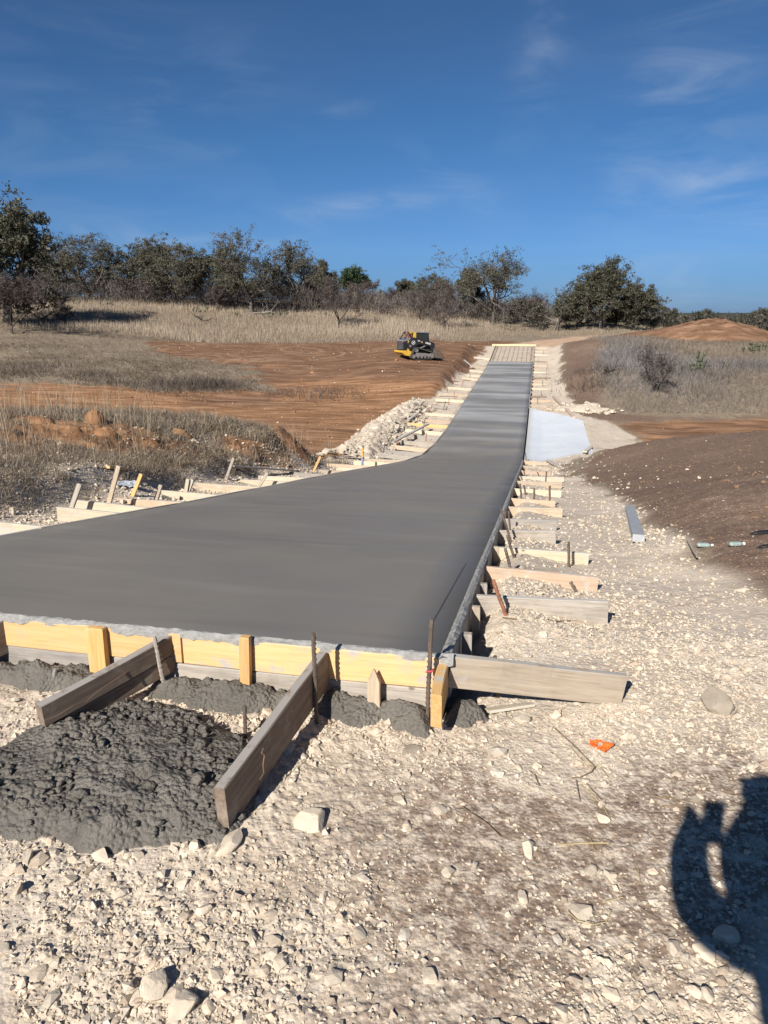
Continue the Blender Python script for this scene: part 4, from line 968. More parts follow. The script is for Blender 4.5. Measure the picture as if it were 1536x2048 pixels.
# ------------------------------------------------------------------ stones one can point at
STN = [((625, 1650), 66, 'big round cream boulder with a pointed bottom in the middle foreground', .8, 1.12), ((458, 1695), 54, 'smooth rounded yellowish stone at the right end of the row below the wet heap', .75, 1.10),
       ((430, 1710), 36, 'rounded stone tucked left of the smooth yellowish one', .7, 1.0), ((390, 1703), 30, 'pale upright stone in the row below the wet heap', .9, 1.12), ((370, 1698), 18, 'narrow upright pale stone in the row below the wet heap', 1.1, 1.1),
       ((350, 1697), 26, 'wedge-shaped pale stone touching the wet heap', .9, 1.1), ((276, 1718), 30, 'grey-shaded stone in the middle of the row below the heap', .7, 1.0), ((204, 1717), 40, 'yellowish broad stone left in the row below the heap', .7, 1.12),
       ((255, 1715), 26, 'cream stone right of the yellowish broad one', .7, 1.05), ((110, 1710), 26, 'small square stone at the left edge of the heap', .7, 1.0), ((57, 1724), 34, 'shaded round stone near the left frame edge', .7, 1.0), ((24, 1744), 38, 'white-grey round stone at the left frame edge', .7, 1.15),
       ((140, 1762), 30, 'bluish grey flat-topped stone left of the middle foreground', .6, .8), ((366, 1773), 36, 'white angular stone below the row of stones', .7, 1.2), ((410, 1828), 38, 'tall white oval stone standing in the left foreground', .9, 1.25),
       ((400, 1854), 20, 'small flat white stone under the tall white oval one', .4, 1.2), ((303, 1990), 64, 'long sharp slab of white rock leaning up at the bottom', 1.3, 1.15), ((360, 2022), 60, 'big angular white rock at the bottom beside the leaning slab', .8, 1.15),
       ((1432, 1418), 80, 'large brownish-grey boulder on the right side gravel', 1.05, .60), ((1290, 1420), 22, 'pale cube-like stone above the large grey boulder', .8, 1.1), ((1112, 1431), 26, 'white pyramid-shaped stone right of the corner board', .9, 1.2),
       ((575, 1503), 46, 'cream angular boulder beside the long middle brace', .75, 1.1), ((536, 1535), 26, 'tall cream stone pressed against the middle brace', 1.1, 1.1), ((628, 1487), 30, 'pale stone behind the cream angular boulder', .6, 1.05), ((612, 1478), 24, 'second pale stone farther up beside the middle brace', .6, 1.05),
       ((820, 1498), 56, 'flat brown stone below the golden corner brace', .4, .62), ((884, 1620), 46, 'elongated white stone slanting to the lower right', .5, 1.15), ((1208, 1642), 44, 'white flat-topped stone near the dry twigs', .6, 1.15), ((1057, 1700), 40, 'whitish block beside the bent straw', .7, 1.15),
       ((1045, 1800), 36, 'pale stone on the brown patch, lower right', .5, 1.05), ((1160, 1825), 46, 'half-buried grey-white stone near the curled straw', .5, .95), ((1348, 1905), 36, 'pale flat-sided stone left of the shadow bottom', .6, 1.05), ((1412, 1998), 38, 'bright cream stone alone at the bottom right beside the shadow', .85, 1.15),
       ((645, 1800), 30, 'small bright cream stone in the centre left foreground', .7, 1.3), ((955, 1212), 42, 'yellowish block of stone against the right form', .6, 1.1), ((938, 1232), 20, 'small white stone before the yellowish block', .7, 1.2), ((1483, 1183), 26, 'pale stone at the edge of the brown dirt', .6, 1.1),
       ((1278, 1345), 26, 'rounded pale stone right of the end of the corner board', .8, 1.1), ((6, 1905), 40, 'stone cut off by the left frame edge, low in the picture', .7, .95), ((720, 1870), 40, 'shaded rounded stone in the bottom centre', .6, .95), ((860, 1960), 44, 'flat cream stone in the bottom centre', .45, 1.05),
       ((800, 1600), 30, 'dusty round stone in the centre of the gravel', .55, 1.0), ((560, 1930), 44, 'rounded stone with grey stain near the bottom', .6, .95), ((505, 1880), 38, 'dull rounded rock embedded in the track dust', .5, .95), ((1220, 1755), 30, 'flat pale stone on the brown patch beside the twig', .45, 1.1),
       ((900, 1745), 36, 'greyish cream stone among gravel, centre right', .55, 1.0), ((1180, 1740), 34, 'squarish grey stone left of the shadow arm', .6, .85), ((150, 1480), 0, '', 0, 0)]
RB2 = [rock_shape(3, 800+i, .012, 13+(i % 5)*3, .66) for i in range(len(STN))]
for i, ((px, py), wpx, lab, tall, br) in enumerate(STN):
    if wpx == 0: continue
    x, y = at(px, py); d = math.sqrt(x*x+y*y+EYE*EYE); size = wpx/FPX*d/2*.98; V, F = RB2[i]; V = V.copy(); V[:, 2] *= tall/.75
    V += .022*np.c_[fbm(V[:, 0]*2.1+i, V[:, 1]*2.1+V[:, 2], 3, 95), fbm(V[:, 1]*2.1+i, V[:, 2]*2.1+V[:, 0], 3, 96), fbm(V[:, 2]*2.1+i, V[:, 0]*2.1, 3, 97)]
    V[:, :2] *= 1.0+.12*np.sin(i*2.3); V *= size; o = np_obj('stone', V, F, M['stone'], smooth=False, attrs={'tint': np.tile([.93*br, br*.92, br*.90], (len(V), 1))}, loc=(x, y, float(ground_z([x], [y])[0])+size*.20*tall))
    o.rotation_euler = (rb.uniform(-.2, .2), rb.uniform(-.2, .2), rb.uniform(0, 6.28)); tag(o, lab, 'stone', 'larger stones on the crushed limestone')
# gravel
def gravel():
    rg = np.random.RandomState(4)
    def field(n, rmin, rmax, pw, keep):
        th = rg.uniform(math.radians(-33), math.radians(33), n); r = rmin*(rmax/rmin)**(rg.rand(n)**pw); X = r*np.sin(th); Y = r*np.cos(th)
        zz = zones(X, Y); s, w = to_sw(X, Y)
        ok = ~((s > -.06) & (w > -.10) & (w < WID+.12) & (s < 72))
        for q in M_PILE.values(): ok &= sdf(q, X, Y) < .0
        dens = keep(X, Y, zz); ok &= rg.rand(n) < dens
        return X[ok], Y[ok]
    pat = lambda X, Y: sstep(-.30, .30, fbm(X*1.5+9, Y*1.5, 4, 101)+.10+.12*sstep(-.5, 1.5, X)*(Y < 5))
    X, Y = field(30000, 2.6, 11.5, 1.0, lambda X, Y, zz: zz[0]*(1-.7*zz[4])*(.25+.75*pat(X, Y))*.75)
    scatter_rocks('gravel', X, Y, (rg.gamma(3.2, .0023, len(X))+.003)*np.clip(Y/4, .9, 1.6), RO, 'fine crushed limestone gravel', M['stone'], .30, seed=11)
    X, Y = field(62000, 1.22, 5.0, 1.0, lambda X, Y, zz: zz[0]*(1-.6*zz[4])*(.15+.85*pat(X, Y))*.75)
    scatter_rocks('gravel', X, Y, rg.gamma(2.6, .0017, len(X))+.0016, RO, 'limestone grit in the foreground', M['stone'], .38, seed=18)
    X, Y = field(12000, 1.22, 9.5, 1.05, lambda X, Y, zz: zz[0]*(1-.8*zz[4])*(.12+.88*pat(X, Y))*.42+.006*zz[1])
    scatter_rocks('gravel', X, Y, rg.gamma(2.0, .0042, len(X))+.0045, R0, 'coarse crushed limestone chips', M['stone'], .50, seed=12, smooth=False)
    X, Y = field(520, 1.3, 9, .9, lambda X, Y, zz: zz[0]*(1-.6*zz[4])*pat(X, Y)**1.3*.5)
    scatter_rocks('stones', X, Y, rg.gamma(3.2, .0042, len(X))+.008, R2, 'loose limestone stones', M['stone'], .42, seed=13, smooth=False, tilt=.3)
    # small stones on the bank at the left, the dirt, the rubble and the strips beside the slab
    n = 9000; s = rg.uniform(.8, 14, n); w = WID+.2+rg.gamma(1.3, 1.0, n); X, Y = SW(s, w); k = rg.rand(n) < .45*(.4+pat(X, Y)); X, Y = X[k], Y[k]
    scatter_rocks('gravel', X, Y, rg.gamma(2.2, .0062, len(X))+.004, RO, 'pale stones strewn on the left bank beside the slab', M['stone'], .3, seed=14)
    n = 4500; s = rg.uniform(9, 40, n); w = np.where(rg.rand(n) < .5, -.15-rg.gamma(1.6, .6, n), WID+.15+rg.gamma(1.7, .9, n)); X, Y = SW(s, w)
    scatter_rocks('gravel', X, Y, rg.gamma(1.8, .009, n)+.004, RO, 'pale stones along both sides of the far slab', M['stone'], .3, seed=15)
    n = 1300; s = rg.uniform(21, 39, n); w = WID+rg.uniform(1.4, 3.7, n); X, Y = SW(s, w)
    def zf(x, y):
        s_, w_ = to_sw(x, y); return base_z(x, y)+.36*np.exp(-((w_-WID-2.6)/.8)**2)
    scatter_rocks('rubble_stones', X, Y, rg.gamma(1.6, .035, n)+.015, R0, 'broken white rocks of the rubble bank', M['stone'], .45, np.repeat(rg.uniform(.62, .95, (n, 1)), 3, 1), seed=16, zfun=zf)
    X = np.r_[rg.uniform(-30, 11, 900), rg.uniform(3, 14, 160)]; Y = np.r_[rg.uniform(26, 78, 900), rg.uniform(4, 14, 160)]
    s, w = to_sw(X, Y); k = (w > WID+1) | (w < -1.3); X, Y = X[k], Y[k]
    scatter_rocks('gravel', X, Y, (rg.gamma(1.6, .004, len(X))+.002)*np.clip(Y/9, 1, 4), RO, 'scattered pale pebbles on the bare dirt', M['stone'], .3, seed=17)
    x0, y0 = gp(1165, 39.5, 810); X = x0+rg.normal(0, .8, 260); Y = y0+rg.normal(0, .6, 260)
    scatter_rocks('rubble_stones', X, Y, rg.gamma(2, .035, 260)+.02, R0, 'white stones heaped above the long tan plank', M['stone'], .1, seed=19)
    for (xa, xb, ya, yb, n, zi, tn, sz, lab) in ((2, 15, 4.5, 20, 9000, 1, (.36, .27, .21), .0065, 'brown soil crumbs on the bank right of the slab'), (-34, 11, 26, 80, 9000, 2, (.50, .30, .19), .020, 'reddish clods on the graded clearing'), (9, 36, 19, 40, 2600, 2, (.50, .30, .19), .016, 'reddish clods on the creek bed at the right')):
        X = rg.uniform(xa, xb, n); Y = rg.uniform(ya, yb, n); z = zones(X, Y)[zi]; k = (rg.rand(n) < z*(.2+.8*sstep(-.1, .3, fbm(X*.8, Y*.8, 3, 130)))); X, Y = X[k], Y[k]
        t = np.array(tn)[None]*rg.uniform(.7, 1.3, (len(X), 1)); scatter_rocks('soil_crumbs', X, Y, rg.gamma(1.7, sz, len(X))+sz*.5, RO, lab, M['stone'], .35, t, seed=20+zi+n % 7)
gravel()

# ------------------------------------------------------------------ dry grass and weeds
def blades(name, X, Y, H, wd, lean, tint, label, seg=2, seed=0, Z=None, mat='grass', flat=0.0):
    rg = np.random.RandomState(seed); n = len(X); Z = ground_z(X, Y)-.02*H if Z is None else Z
    a = rg.uniform(0, 2*np.pi, n); f = rg.uniform(0, 2*np.pi, n); ln = np.abs(rg.normal(lean, lean*.5, n))+flat*rg.rand(n)
    dx, dy = np.cos(a), np.sin(a); wx, wy = np.cos(f)*wd/2, np.sin(f)*wd/2
    def P(t, q):
        hh = H*(t-.45*ln*t*t*.6); out = H*ln*t*t
        return np.c_[X+dx*out+wx*q, Y+dy*out+wy*q, Z+np.maximum(hh, .01*t)]
    T = np.repeat(tint, 3 if seg == 1 else 5, 0)
    if seg == 1:
        V = np.stack([P(0, 1), P(0, -1), P(1, 0)], 1).reshape(-1, 3); F = np.arange(n*3).reshape(-1, 3)
    else:
        V = np.stack([P(0, 1), P(0, -1), P(.55, .8), P(.55, -.8), P(1, 0)], 1).reshape(-1, 3); b = (np.arange(n)*5)[:, None]
        F = np.concatenate([b+np.array([[0, 1, 3]]), b+np.array([[0, 3, 2]]), b+np.array([[2, 3, 4]])])
    o = np_obj(name, V, F, M[mat], smooth=False, attrs={'tint': T}); return tag(o, label, None, None, 'stuff')
def tints(n, a, b, seed, jit=.18, mixv=None):
    rg = np.random.RandomState(seed); k = rg.rand(n) if mixv is None else np.clip(mixv+rg.normal(0, .2, n), 0, 1)
    t = np.array(a)[None]*(1-k[:, None])+np.array(b)[None]*k[:, None]; return t*(1+rg.uniform(-jit, jit, (n, 1)))
def tufts(cx, cy, per, spread, seed):
    rg = np.random.RandomState(seed); k = np.repeat(np.arange(len(cx)), per); return cx[k]+rg.normal(0, 1, len(k))*spread[k], cy[k]+rg.normal(0, 1, len(k))*spread[k], k
def grass():
    rg = np.random.RandomState(8)
    # the pale meadow under the trees
    n = 75000; Y = rg.uniform(76, 108, n); X = rg.uniform(-.62, .16, n)*Y; e = 2.2*fbm(X*.1, Y*0+3, 3, 110)
    lo = np.interp(X/Y, [-.6, -.5, -.3, 0, .16], [72, 74, 79, 80, 83]); k = Y > lo+e; X, Y = X[k], Y[k]; n = len(X)
    pt = fbm(X*.08, Y*.16, 4, 111); dens = rg.rand(n) < .78+.5*pt; X, Y, pt = X[dens], Y[dens], pt[dens]; n = len(X)
    blades('meadow_grass', X, Y, rg.uniform(.35, .8, n)*(1+.4*pt), np.full(n, .045), .18, tints(n, (.33, .27, .205), (.52, .44, .345), 1, .15, .5+pt), 'tall pale dry meadow grass below the trees', 1, 2)
    n = 9000; Y = rg.uniform(88, 135, n); X = rg.uniform(.12, .48, n)*Y; blades('meadow_grass', X, Y, rg.uniform(.25, .55, n), np.full(n, .05), .2, tints(n, (.32, .26, .19), (.48, .40, .30), 3), 'pale dry grass beyond the dirt road', 1, 4)
    # flattened grey weeds in the middle distance, left
    n = 60000; Y = rg.uniform(38, 78, n); X = -rg.uniform(.10, .62, n)*Y
    zz = zones(X, Y); k = (rg.rand(n) < (1-zz[2])*(.55+.9*fbm(X*.3, Y*.3, 3, 112)+.2)); X, Y = X[k], Y[k]; n = len(X); pt = fbm(X*.25, Y*.25, 4, 113)
    blades('matted_weeds', X, Y, rg.uniform(.12, .38, n)*(1+.8*np.clip(pt, 0, 1)), np.full(n, .028), .8, tints(n, (.135, .108, .082), (.31, .255, .19), 5, .25, .4-1.2*pt), 'flattened grey brown weeds on the far left slope', 1, 6, flat=.8)
    # darker brush clumps before the loader
    cl = [(at(395, 770), 1.9, 900), (at(440, 772), 1.4, 500), (at(320, 778), 1.6, 450), (at(180, 752), 1.2, 260), (at(660, 792), 1.6, 260), (at(600, 790), 1.2, 160), (at(90, 735), 2.5, 500), (at(30, 745), 2.5, 500), (at(240, 768), 1.2, 200), (at(1210, 745), 1.8, 420), (at(1255, 715), 1.6, 320), (at(1185, 775), 1.2, 260), (at(1345, 742), 1.5, 300), (at(1420, 750), 2.0, 420), (at(1490, 735), 1.8, 350), (at(1300, 700), 1.8, 250), (at(1400, 790), 1.4, 160)]
    Xs, Ys, Hs = [], [], []
    for (c, r, m) in cl:
        a = rg.normal(0, 1, (m, 2))*np.array([r, r*.8]); Xs.append(c[0]+a[:, 0]); Ys.append(c[1]+a[:, 1]); Hs.append(rg.uniform(.35, 1.0, m)*np.exp(-(a**2).sum(1)/(2*r*r)))
    X, Y, H = map(np.concatenate, (Xs, Ys, Hs)); blades('dark_weeds', X, Y, H+.15, np.full(len(X), .03), .5, tints(len(X), (.075, .062, .06), (.19, .155, .13), 7), 'dark dead brush clumps before the orange clearing', 1, 8)
    # right hand scrub slope
    n = 70000; Y = rg.uniform(39, 76, n); X = rg.uniform(.24, .66, n)*Y
    zz = zones(X, Y); s, w = to_sw(X, Y); pt = fbm(X*.22, Y*.16, 4, 114)
    k = (rg.rand(n) < (1-zz[2])*(1-zz[1])*(1-zz[3])*(.75+.6*pt)) & (-w > np.interp(s, [36, 50, 70], [5.5, 3.6, 4.5])+.5*fbm(X, Y, 2, 5)); X, Y, pt = X[k], Y[k], pt[k]; n = len(X)
    gx, gy = gp(1220, 55, 740); grey = np.exp(-((X-gx)/5.5)**2-((Y-gy)/12)**2)+.6*np.exp(-((X-gx-10)/6)**2-((Y-gy+3)/3.0)**2)
    t = tints(n, (.33, .275, .21), (.16, .135, .11), 9, .2, .45-pt); g2 = tints(n, (.20, .19, .19), (.36, .345, .345), 10, .18); m = np.clip(grey*1.5+rg.normal(0, .15, n), 0, 1)[:, None]; t = t*(1-m)+g2*m
    blades('scrub_grass', X, Y, rg.uniform(.15, .42, n)*(1+1.7*grey)*(1+.5*pt), np.full(n, .03)*(Y/50), .45, t, 'grey and straw coloured scrub on the far right slope', 1, 11, flat=.45)
    # near berm, left of the slab
    def bank(n, X, Y, H, wd, lean, a, b, lab, seed, seg=2, flat=0, jit=.2, name='dry_grass'):
        blades(name, X, Y, H, wd, lean, tints(n, a, b, seed, jit), lab, seg, seed+1, flat=flat)
    n = 42000; s = rg.uniform(1.0, 24, n); w = WID+1.35+rg.gamma(1.5, 2.2, n); X, Y = SW(s, w)
    ob = sdf(Z_ORANGEBERM, X, Y) > -.05; zf = base_z(X, Y); k = (rg.rand(n) < .55+.7*fbm(X*.9, Y*.9, 4, 115)) & (~ob | (rg.rand(n) < .12)) & (zf > -2.9) & (Y > 4.2) & (w > WID+1.5+.3*fbm(s, s*0, 2, 9)); X, Y = X[k], Y[k]; n = len(X)
    bank(n, X, Y, rg.uniform(.08, .26, n), np.full(n, .006)*np.clip(Y/9, .7, 1.8), .9, (.165, .135, .105), (.41, .345, .27), 'matted dry grass thatch on the left berm', 20, 2, .9)
    n = 15000; s = rg.uniform(2.0, 15, n); w = WID+1.15+rg.gamma(2.0, .45, n); X, Y = SW(s, w); k = (fbm(X*1.6, Y*1.6, 3, 116) > -.25) & (Y > 4.2); X, Y = X[k], Y[k]; n = len(X)
    bank(n, X, Y, rg.uniform(.06, .2, n), np.full(n, .007)*np.clip(Y/9, .8, 1.6), 1.0, (.20, .155, .11), (.40, .33, .25), 'brown dead grass hanging over the cut beside the left brace boards', 24, 2, 1.0)
    # standing tufts
    nt = 330; s = rg.uniform(2, 22, nt); w = WID+1.9+rg.gamma(1.8, 2.1, nt); cx, cy = SW(s, w); k = (base_z(cx, cy) > -2.2) & (sdf(Z_ORANGEBERM, cx, cy) < .1) & (cy > 4.8); cx, cy = cx[k], cy[k]
    # tufts along the crest and those hanging over the trench, seen one by one in the photograph
    seen = [(70, 838), (20, 842), (120, 840), (40, 850), (150, 838), (-30, 845), (5, 835), (95, 836), (330, 862), (350, 858), (300, 858), (380, 862), (430, 862), (460, 868), (500, 872), (530, 882), (640, 905), (655, 890), (665, 915), (610, 912), (560, 905), (520, 925), (470, 922), (410, 905), (360, 935), (300, 940), (240, 952), (160, 955), (120, 958), (60, 965), (10, 985), (440, 890), (580, 930), (620, 930), (680, 925), (640, 925), (0, 970), (30, 930), (200, 930), (90, 900), (20, 900)]
    ex = [at(*q) for q in seen]; cx = np.r_[cx, [q[0] for q in ex]]; cy = np.r_[cy, [q[1] for q in ex]]
    X, Y, kk = tufts(cx, cy, 65, rg.uniform(.06, .2, len(cx)), 31); n = len(X)
    hk = rg.uniform(.10, .29, len(cx)); hk[-len(ex):] *= 1.15
    bank(n, X, Y, hk[kk]*rg.uniform(.5, 1.1, n), np.full(n, .007)*np.clip(Y/9, .7, 2), .40, (.19, .155, .12), (.46, .38, .28), 'dry grass tufts on the left berm', 32, 2, .15)
    # tall thin stems
    sx = [gp(rg.uniform(-20, 330), rg.uniform(12, 16), 850) for _ in range(260)]+[at(rg.uniform(560, 700), rg.uniform(880, 920)) for _ in range(50)]+[at(rg.uniform(0, 300), rg.uniform(860, 940)) for _ in range(70)]
    X = np.array([q[0] for q in sx]); Y = np.array([q[1] for q in sx]); n = len(X); bank(n, X, Y, rg.uniform(.4, .95, n), np.full(n, .007), .25, (.36, .28, .20), (.50, .42, .30), 'tall thin straw stems standing on the left berm', 40, 2)
    # a few straws on the brown dirt and the gravel
    n = 260; X = rg.uniform(.4, 7, n); Y = rg.uniform(1.5, 9, n); z = zones(X, Y); k = (z[1] > .5) | (rg.rand(n) < .22); X, Y = X[k], Y[k]; n = len(X); s_, w_ = to_sw(X, Y); k = w_ < -.4; X, Y = X[k], Y[k]; n = len(X)
    blades('straw', X, Y, rg.uniform(.04, .14, n), np.full(n, .0025), 2.6, tints(n, (.38, .30, .19), (.55, .46, .31), 50), 'loose straw lying on the dirt and gravel', 2, 51, Z=ground_z(X, Y)+.004)
grass()

# ------------------------------------------------------------------ trees
def skel(rg, H, spread, trunk_h, levels, n0, up=.25, wob=.35, decay=.62, nchild=(2, 4), multi=1, lean=.0, r0=None, seg_n=4):
    segs = []; tips = []
    r0 = r0 or H*.035
    def grow(p, d, L, r, lv):
        step = L/seg_n; q = p
        for i in range(seg_n):
            d = (d+Vector((rg.gauss(0, wob), rg.gauss(0, wob), rg.gauss(0, wob*.7)+up*(.5 if lv else .2)))*.55).normalized()
            nq = q+d*step; ra = r*(1-.45*i/seg_n); rb_ = r*(1-.45*(i+1)/seg_n); segs.append((q, nq, ra, rb_, lv)); q = nq
            if lv < levels and i >= (0 if lv else seg_n-1)+ (1 if lv == 1 else 0):
                for _ in range(rg.randint(*nchild) if i == seg_n-1 else (1 if rg.random() < .75 else 0)):
                    ax = Vector((rg.gauss(0, 1), rg.gauss(0, 1), rg.gauss(0, .6))); ax = (ax-d*ax.dot(d)).normalized(); an = rg.uniform(.45, 1.15)
                    grow(q, (d*math.cos(an)+ax*math.sin(an)).normalized(), L*decay*rg.uniform(.75, 1.15), rb_*rg.uniform(.5, .72), lv+1)
        if lv >= levels-1: tips.append((q, lv))
        if lv >= levels: tips.append(((p+q)/2, lv))
    for m in range(multi):
        a0 = 6.283*m/multi+rg.random(); base = Vector((math.cos(a0)*.12*H*(multi > 1)*.3, math.sin(a0)*.12*H*(multi > 1)*.3, -.15)); d0 = Vector((rg.gauss(0, .15)+lean, rg.gauss(0, .15), 1)).normalized() if multi == 1 else Vector((math.cos(a0)*.55, math.sin(a0)*.55, 1)).normalized()
        q = base; n = 3
        for i in range(n):
            d0 = (d0+Vector((rg.gauss(0, .12), rg.gauss(0, .12), 0))).normalized(); nq = q+d0*trunk_h/n; segs.append((q, nq, r0*(1.25-.12*i), r0*(1.13-.12*i), 0)); q = nq
        for k in range(n0):
            a = 6.283*k/n0+rg.uniform(-.5, .5); el = rg.uniform(.25, 1.15); d = Vector((math.cos(a)*math.cos(el), math.sin(a)*math.cos(el), math.sin(el)))
            grow(q, d, spread*rg.uniform(.75, 1.1), r0*rg.uniform(.55, .8), 1)
    P = np.array([list(s[1]) for s in segs]); top = P[:, 2].max(); wd = max(np.ptp(P[:, 0]), np.ptp(P[:, 1]))
    return segs, tips, top, wd
def tube_mesh(segs, sx, sz, minr, k=3):
    n = len(segs); P0 = np.array([list(s[0]) for s in segs])*[sx, sx, sz]; P1 = np.array([list(s[1]) for s in segs])*[sx, sx, sz]; r0 = np.maximum([s[2] for s in segs], minr); r1 = np.maximum([s[3] for s in segs], minr*.8)
    D = P1-P0; D /= np.linalg.norm(D, axis=1)[:, None]+1e-9; ref = np.where(np.abs(D[:, 2:3]) > .9, [[1, 0, 0]], [[0, 0, 1]]); U = np.cross(D, ref); U /= np.linalg.norm(U, axis=1)[:, None]; W_ = np.cross(D, U)
    V = []
    for P, r in ((P0, r0), (P1, r1)):
        for i in range(k):
            a = 2*math.pi*i/k; V.append(P+(U*math.cos(a)+W_*math.sin(a))*r[:, None])
    V = np.stack(V, 1).reshape(-1, 3); b = (np.arange(n)*2*k)[:, None]
    F = np.concatenate([b+np.array([[i, (i+1) % k, k+(i+1) % k, k+i]]) for i in range(k)])
    return V, F
def leaves_mesh(tips, sx, sz, per, rad, size, rgn, c1, c2):
    C = np.array([list(t[0]) for t in tips])*[sx, sx, sz]; k = np.repeat(np.arange(len(C)), per); n = len(k)
    off = rgn.normal(0, 1, (n, 3)); off /= np.linalg.norm(off, axis=1)[:, None]+1e-9; off *= (rgn.rand(n)**.5)[:, None]*rad*(rgn.uniform(.6, 1.25, len(C))[k])[:, None]*[1, 1, .7]
    P = C[k]+off; a = rgn.normal(0, 1, (n, 3)); a /= np.linalg.norm(a, axis=1)[:, None]; b = rgn.normal(0, 1, (n, 3)); b = np.cross(a, b); b /= np.linalg.norm(b, axis=1)[:, None]
    s = size*rgn.uniform(.6, 1.4, n)[:, None]; V = np.stack([P-a*s*.5-b*s*.28, P-a*s*.5+b*s*.28, P+a*s*.6], 1).reshape(-1, 3)
    cl = rgn.rand(len(C))[k][:, None]; c = np.array(c1)*(1-cl)+np.array(c2)*cl; c = c*rgn.uniform(.75, 1.25, (n, 1)); return V, np.arange(3*n).reshape(-1, 3), np.repeat(c, 3, 0)
def prune(S, rg, q):
    mx_ = max(s_[4] for s_ in S); return [s_ for s_ in S if s_[4] < mx_ or rg.random() < q]
def tree(px, Y, py_top, wpx, label, kind='oak', seed=0, dense=1.0, name='oak_tree', grp='live oaks along the far edge of the meadow', base_py=None, c1=(.066, .066, .045), c2=(.125, .120, .088), levels=4, lean=0, dx=0, bark=(.135, .120, .105), trunk=None, rad=.42, zdrop=0, blob=0, lsz=.19, lo=.34):
    rg = random.Random(seed); rgn = np.random.RandomState(seed); d = ray(px, 600); x = d[0]/d[1]*Y; zb = float(base_z(x, Y))-zdrop
    dt = ray(px, py_top); H = (EYE+dt[2]/dt[1]*Y-zb)*1.07; W_ = wpx/FPX*Y*1.35
    if kind == 'oak': S, T, top, wd = skel(rg, H, W_*.30, H*(trunk or .20), levels, 5, up=.22, wob=.42, decay=.66, lean=lean)
    else: S, T, top, wd = skel(rg, H, H*.45, H*.14, 4 if kind == 'bare' else 3, 3 if kind == 'bare' else 2, up=.45, wob=.34, decay=.66, multi=3 if kind == 'shrub' else 1, r0=H*.022, nchild=(2, 4))
    sz = H/top; sx = W_/wd
    if len(S) > 2600: S = prune(S, rg, 2600/len(S)*.7)
    if len(T) > 1300: T = rg.sample(T, 1300)
    o = empty(name, (x, Y, zb), rg.uniform(0, 6.28)); V, F = tube_mesh(S, sx, sz, .013*Y/70 if kind == 'oak' else .011*Y/70)
    col = np.tile(bark, (len(V), 1))*rgn.uniform(.8, 1.25, (len(V), 1)); np_obj('trunk', V, F, M['bark'], o, attrs={'tint': col})
    if blob:                                     # closed crowns: more leaf clumps over overlapping rounded lobes
        lobes = [(rgn.uniform(-.36, .36), rgn.uniform(-.36, .36), rgn.uniform(lo, .80), rgn.uniform(.15, .27)) for _ in range(15)]
        for q in range(blob):
            lx, ly, lz, lr = lobes[rgn.randint(15)]; v = rgn.normal(size=3); v /= np.linalg.norm(v); v *= lr*rgn.uniform(.6, 1.0)
            T.append((Vector(((lx+v[0])*W_/sx, (ly+v[1])*W_/sx, max(.05, lz+v[2]*.85)*H/sz)), 9))
    if dense > 0:
        rgn.shuffle(T) if False else None
        per = max(1, int(round(24*dense))); V, F, c = leaves_mesh(T, sx, sz, per, rad, lsz, rgn, c1, c2)
        if len(F) > 26000: k = rgn.rand(len(F)) < 26000/len(F); c = c.reshape(-1, 3, 3)[k].reshape(-1, 3); V = V.reshape(-1, 3, 3)[k].reshape(-1, 3); F = np.arange(len(V)).reshape(-1, 3)
        np_obj('crown', V, F, M['leaf'], o, smooth=False, attrs={'tint': c})
    else:
        V, F, c = leaves_mesh(T, sx, sz, 4, .26, .30, rgn, (.085, .070, .066), (.13, .11, .10)); V = V.reshape(-1, 3, 3); m_ = V[:, :2].mean(1, keepdims=True); V[:, :2] = m_+(V[:, :2]-m_)*.22; V = V.reshape(-1, 3)
        np_obj('twigs', V, F, M['bark'], o, smooth=False, attrs={'tint': c})
    return tag(o, label, 'tree' if kind != 'shrub' else 'shrub', grp)
tree(8, 78, 380, 165, 'big dark oak at the left edge of the picture, taller than the rest', seed=7, dense=1.0, rad=.55, trunk=.10, blob=1100, lsz=.30, lo=.14, c1=(.065, .068, .042), c2=(.12, .118, .08))
tree(170, 104, 476, 150, 'open-crowned oak with a forked black trunk, second from the left', seed=21, dense=.38, lean=.1)
tree(105, 112, 484, 90, 'slender oak just right of the big dark one', seed=22, dense=.6)
tree(262, 108, 486, 110, 'rounded bushy oak between the forked oak and the tall one', seed=23, dense=.8, blob=220)
tree(352, 104, 472, 115, 'tall dense oak with a pointed top, left of the wide spreading oak', seed=24, dense=.8, blob=260)
tree(310, 118, 492, 90, 'oak behind the gap left of the pointed oak', seed=25, dense=.8)
tree(502, 100, 470, 145, 'wide spreading oak with many curving limbs and fallen pale branches below', seed=26, dense=.38, levels=4)
tree(437, 103, 500, 80, 'smaller oak leaning on the left of the wide spreading oak', seed=27, dense=.8)
tree(585, 102, 488, 95, 'open oak leaning right, joined to the wide spreading oak', seed=28, dense=.34)
tree(642, 120, 525, 50, 'thin pale oak right of the leaning open oak', seed=29, dense=.5)
tree(700, 125, 537, 55, 'small green bushy tree in the middle of the tree line', seed=30, dense=1.3, c1=(.035, .06, .025), c2=(.07, .105, .05))
tree(870, 130, 550, 85, 'two-lobed distant oak left of the big split oak', seed=31, dense=.8, blob=260)
tree(810, 140, 562, 45, 'small distant oak with a flat top', seed=32, dense=1.0)
tree(985, 100, 506, 150, 'big oak with a split crown above the dirt road', seed=33, dense=.34, levels=4)
tree(930, 108, 540, 60, 'smaller oak leaning on the left of the big split oak', seed=34, dense=.7)
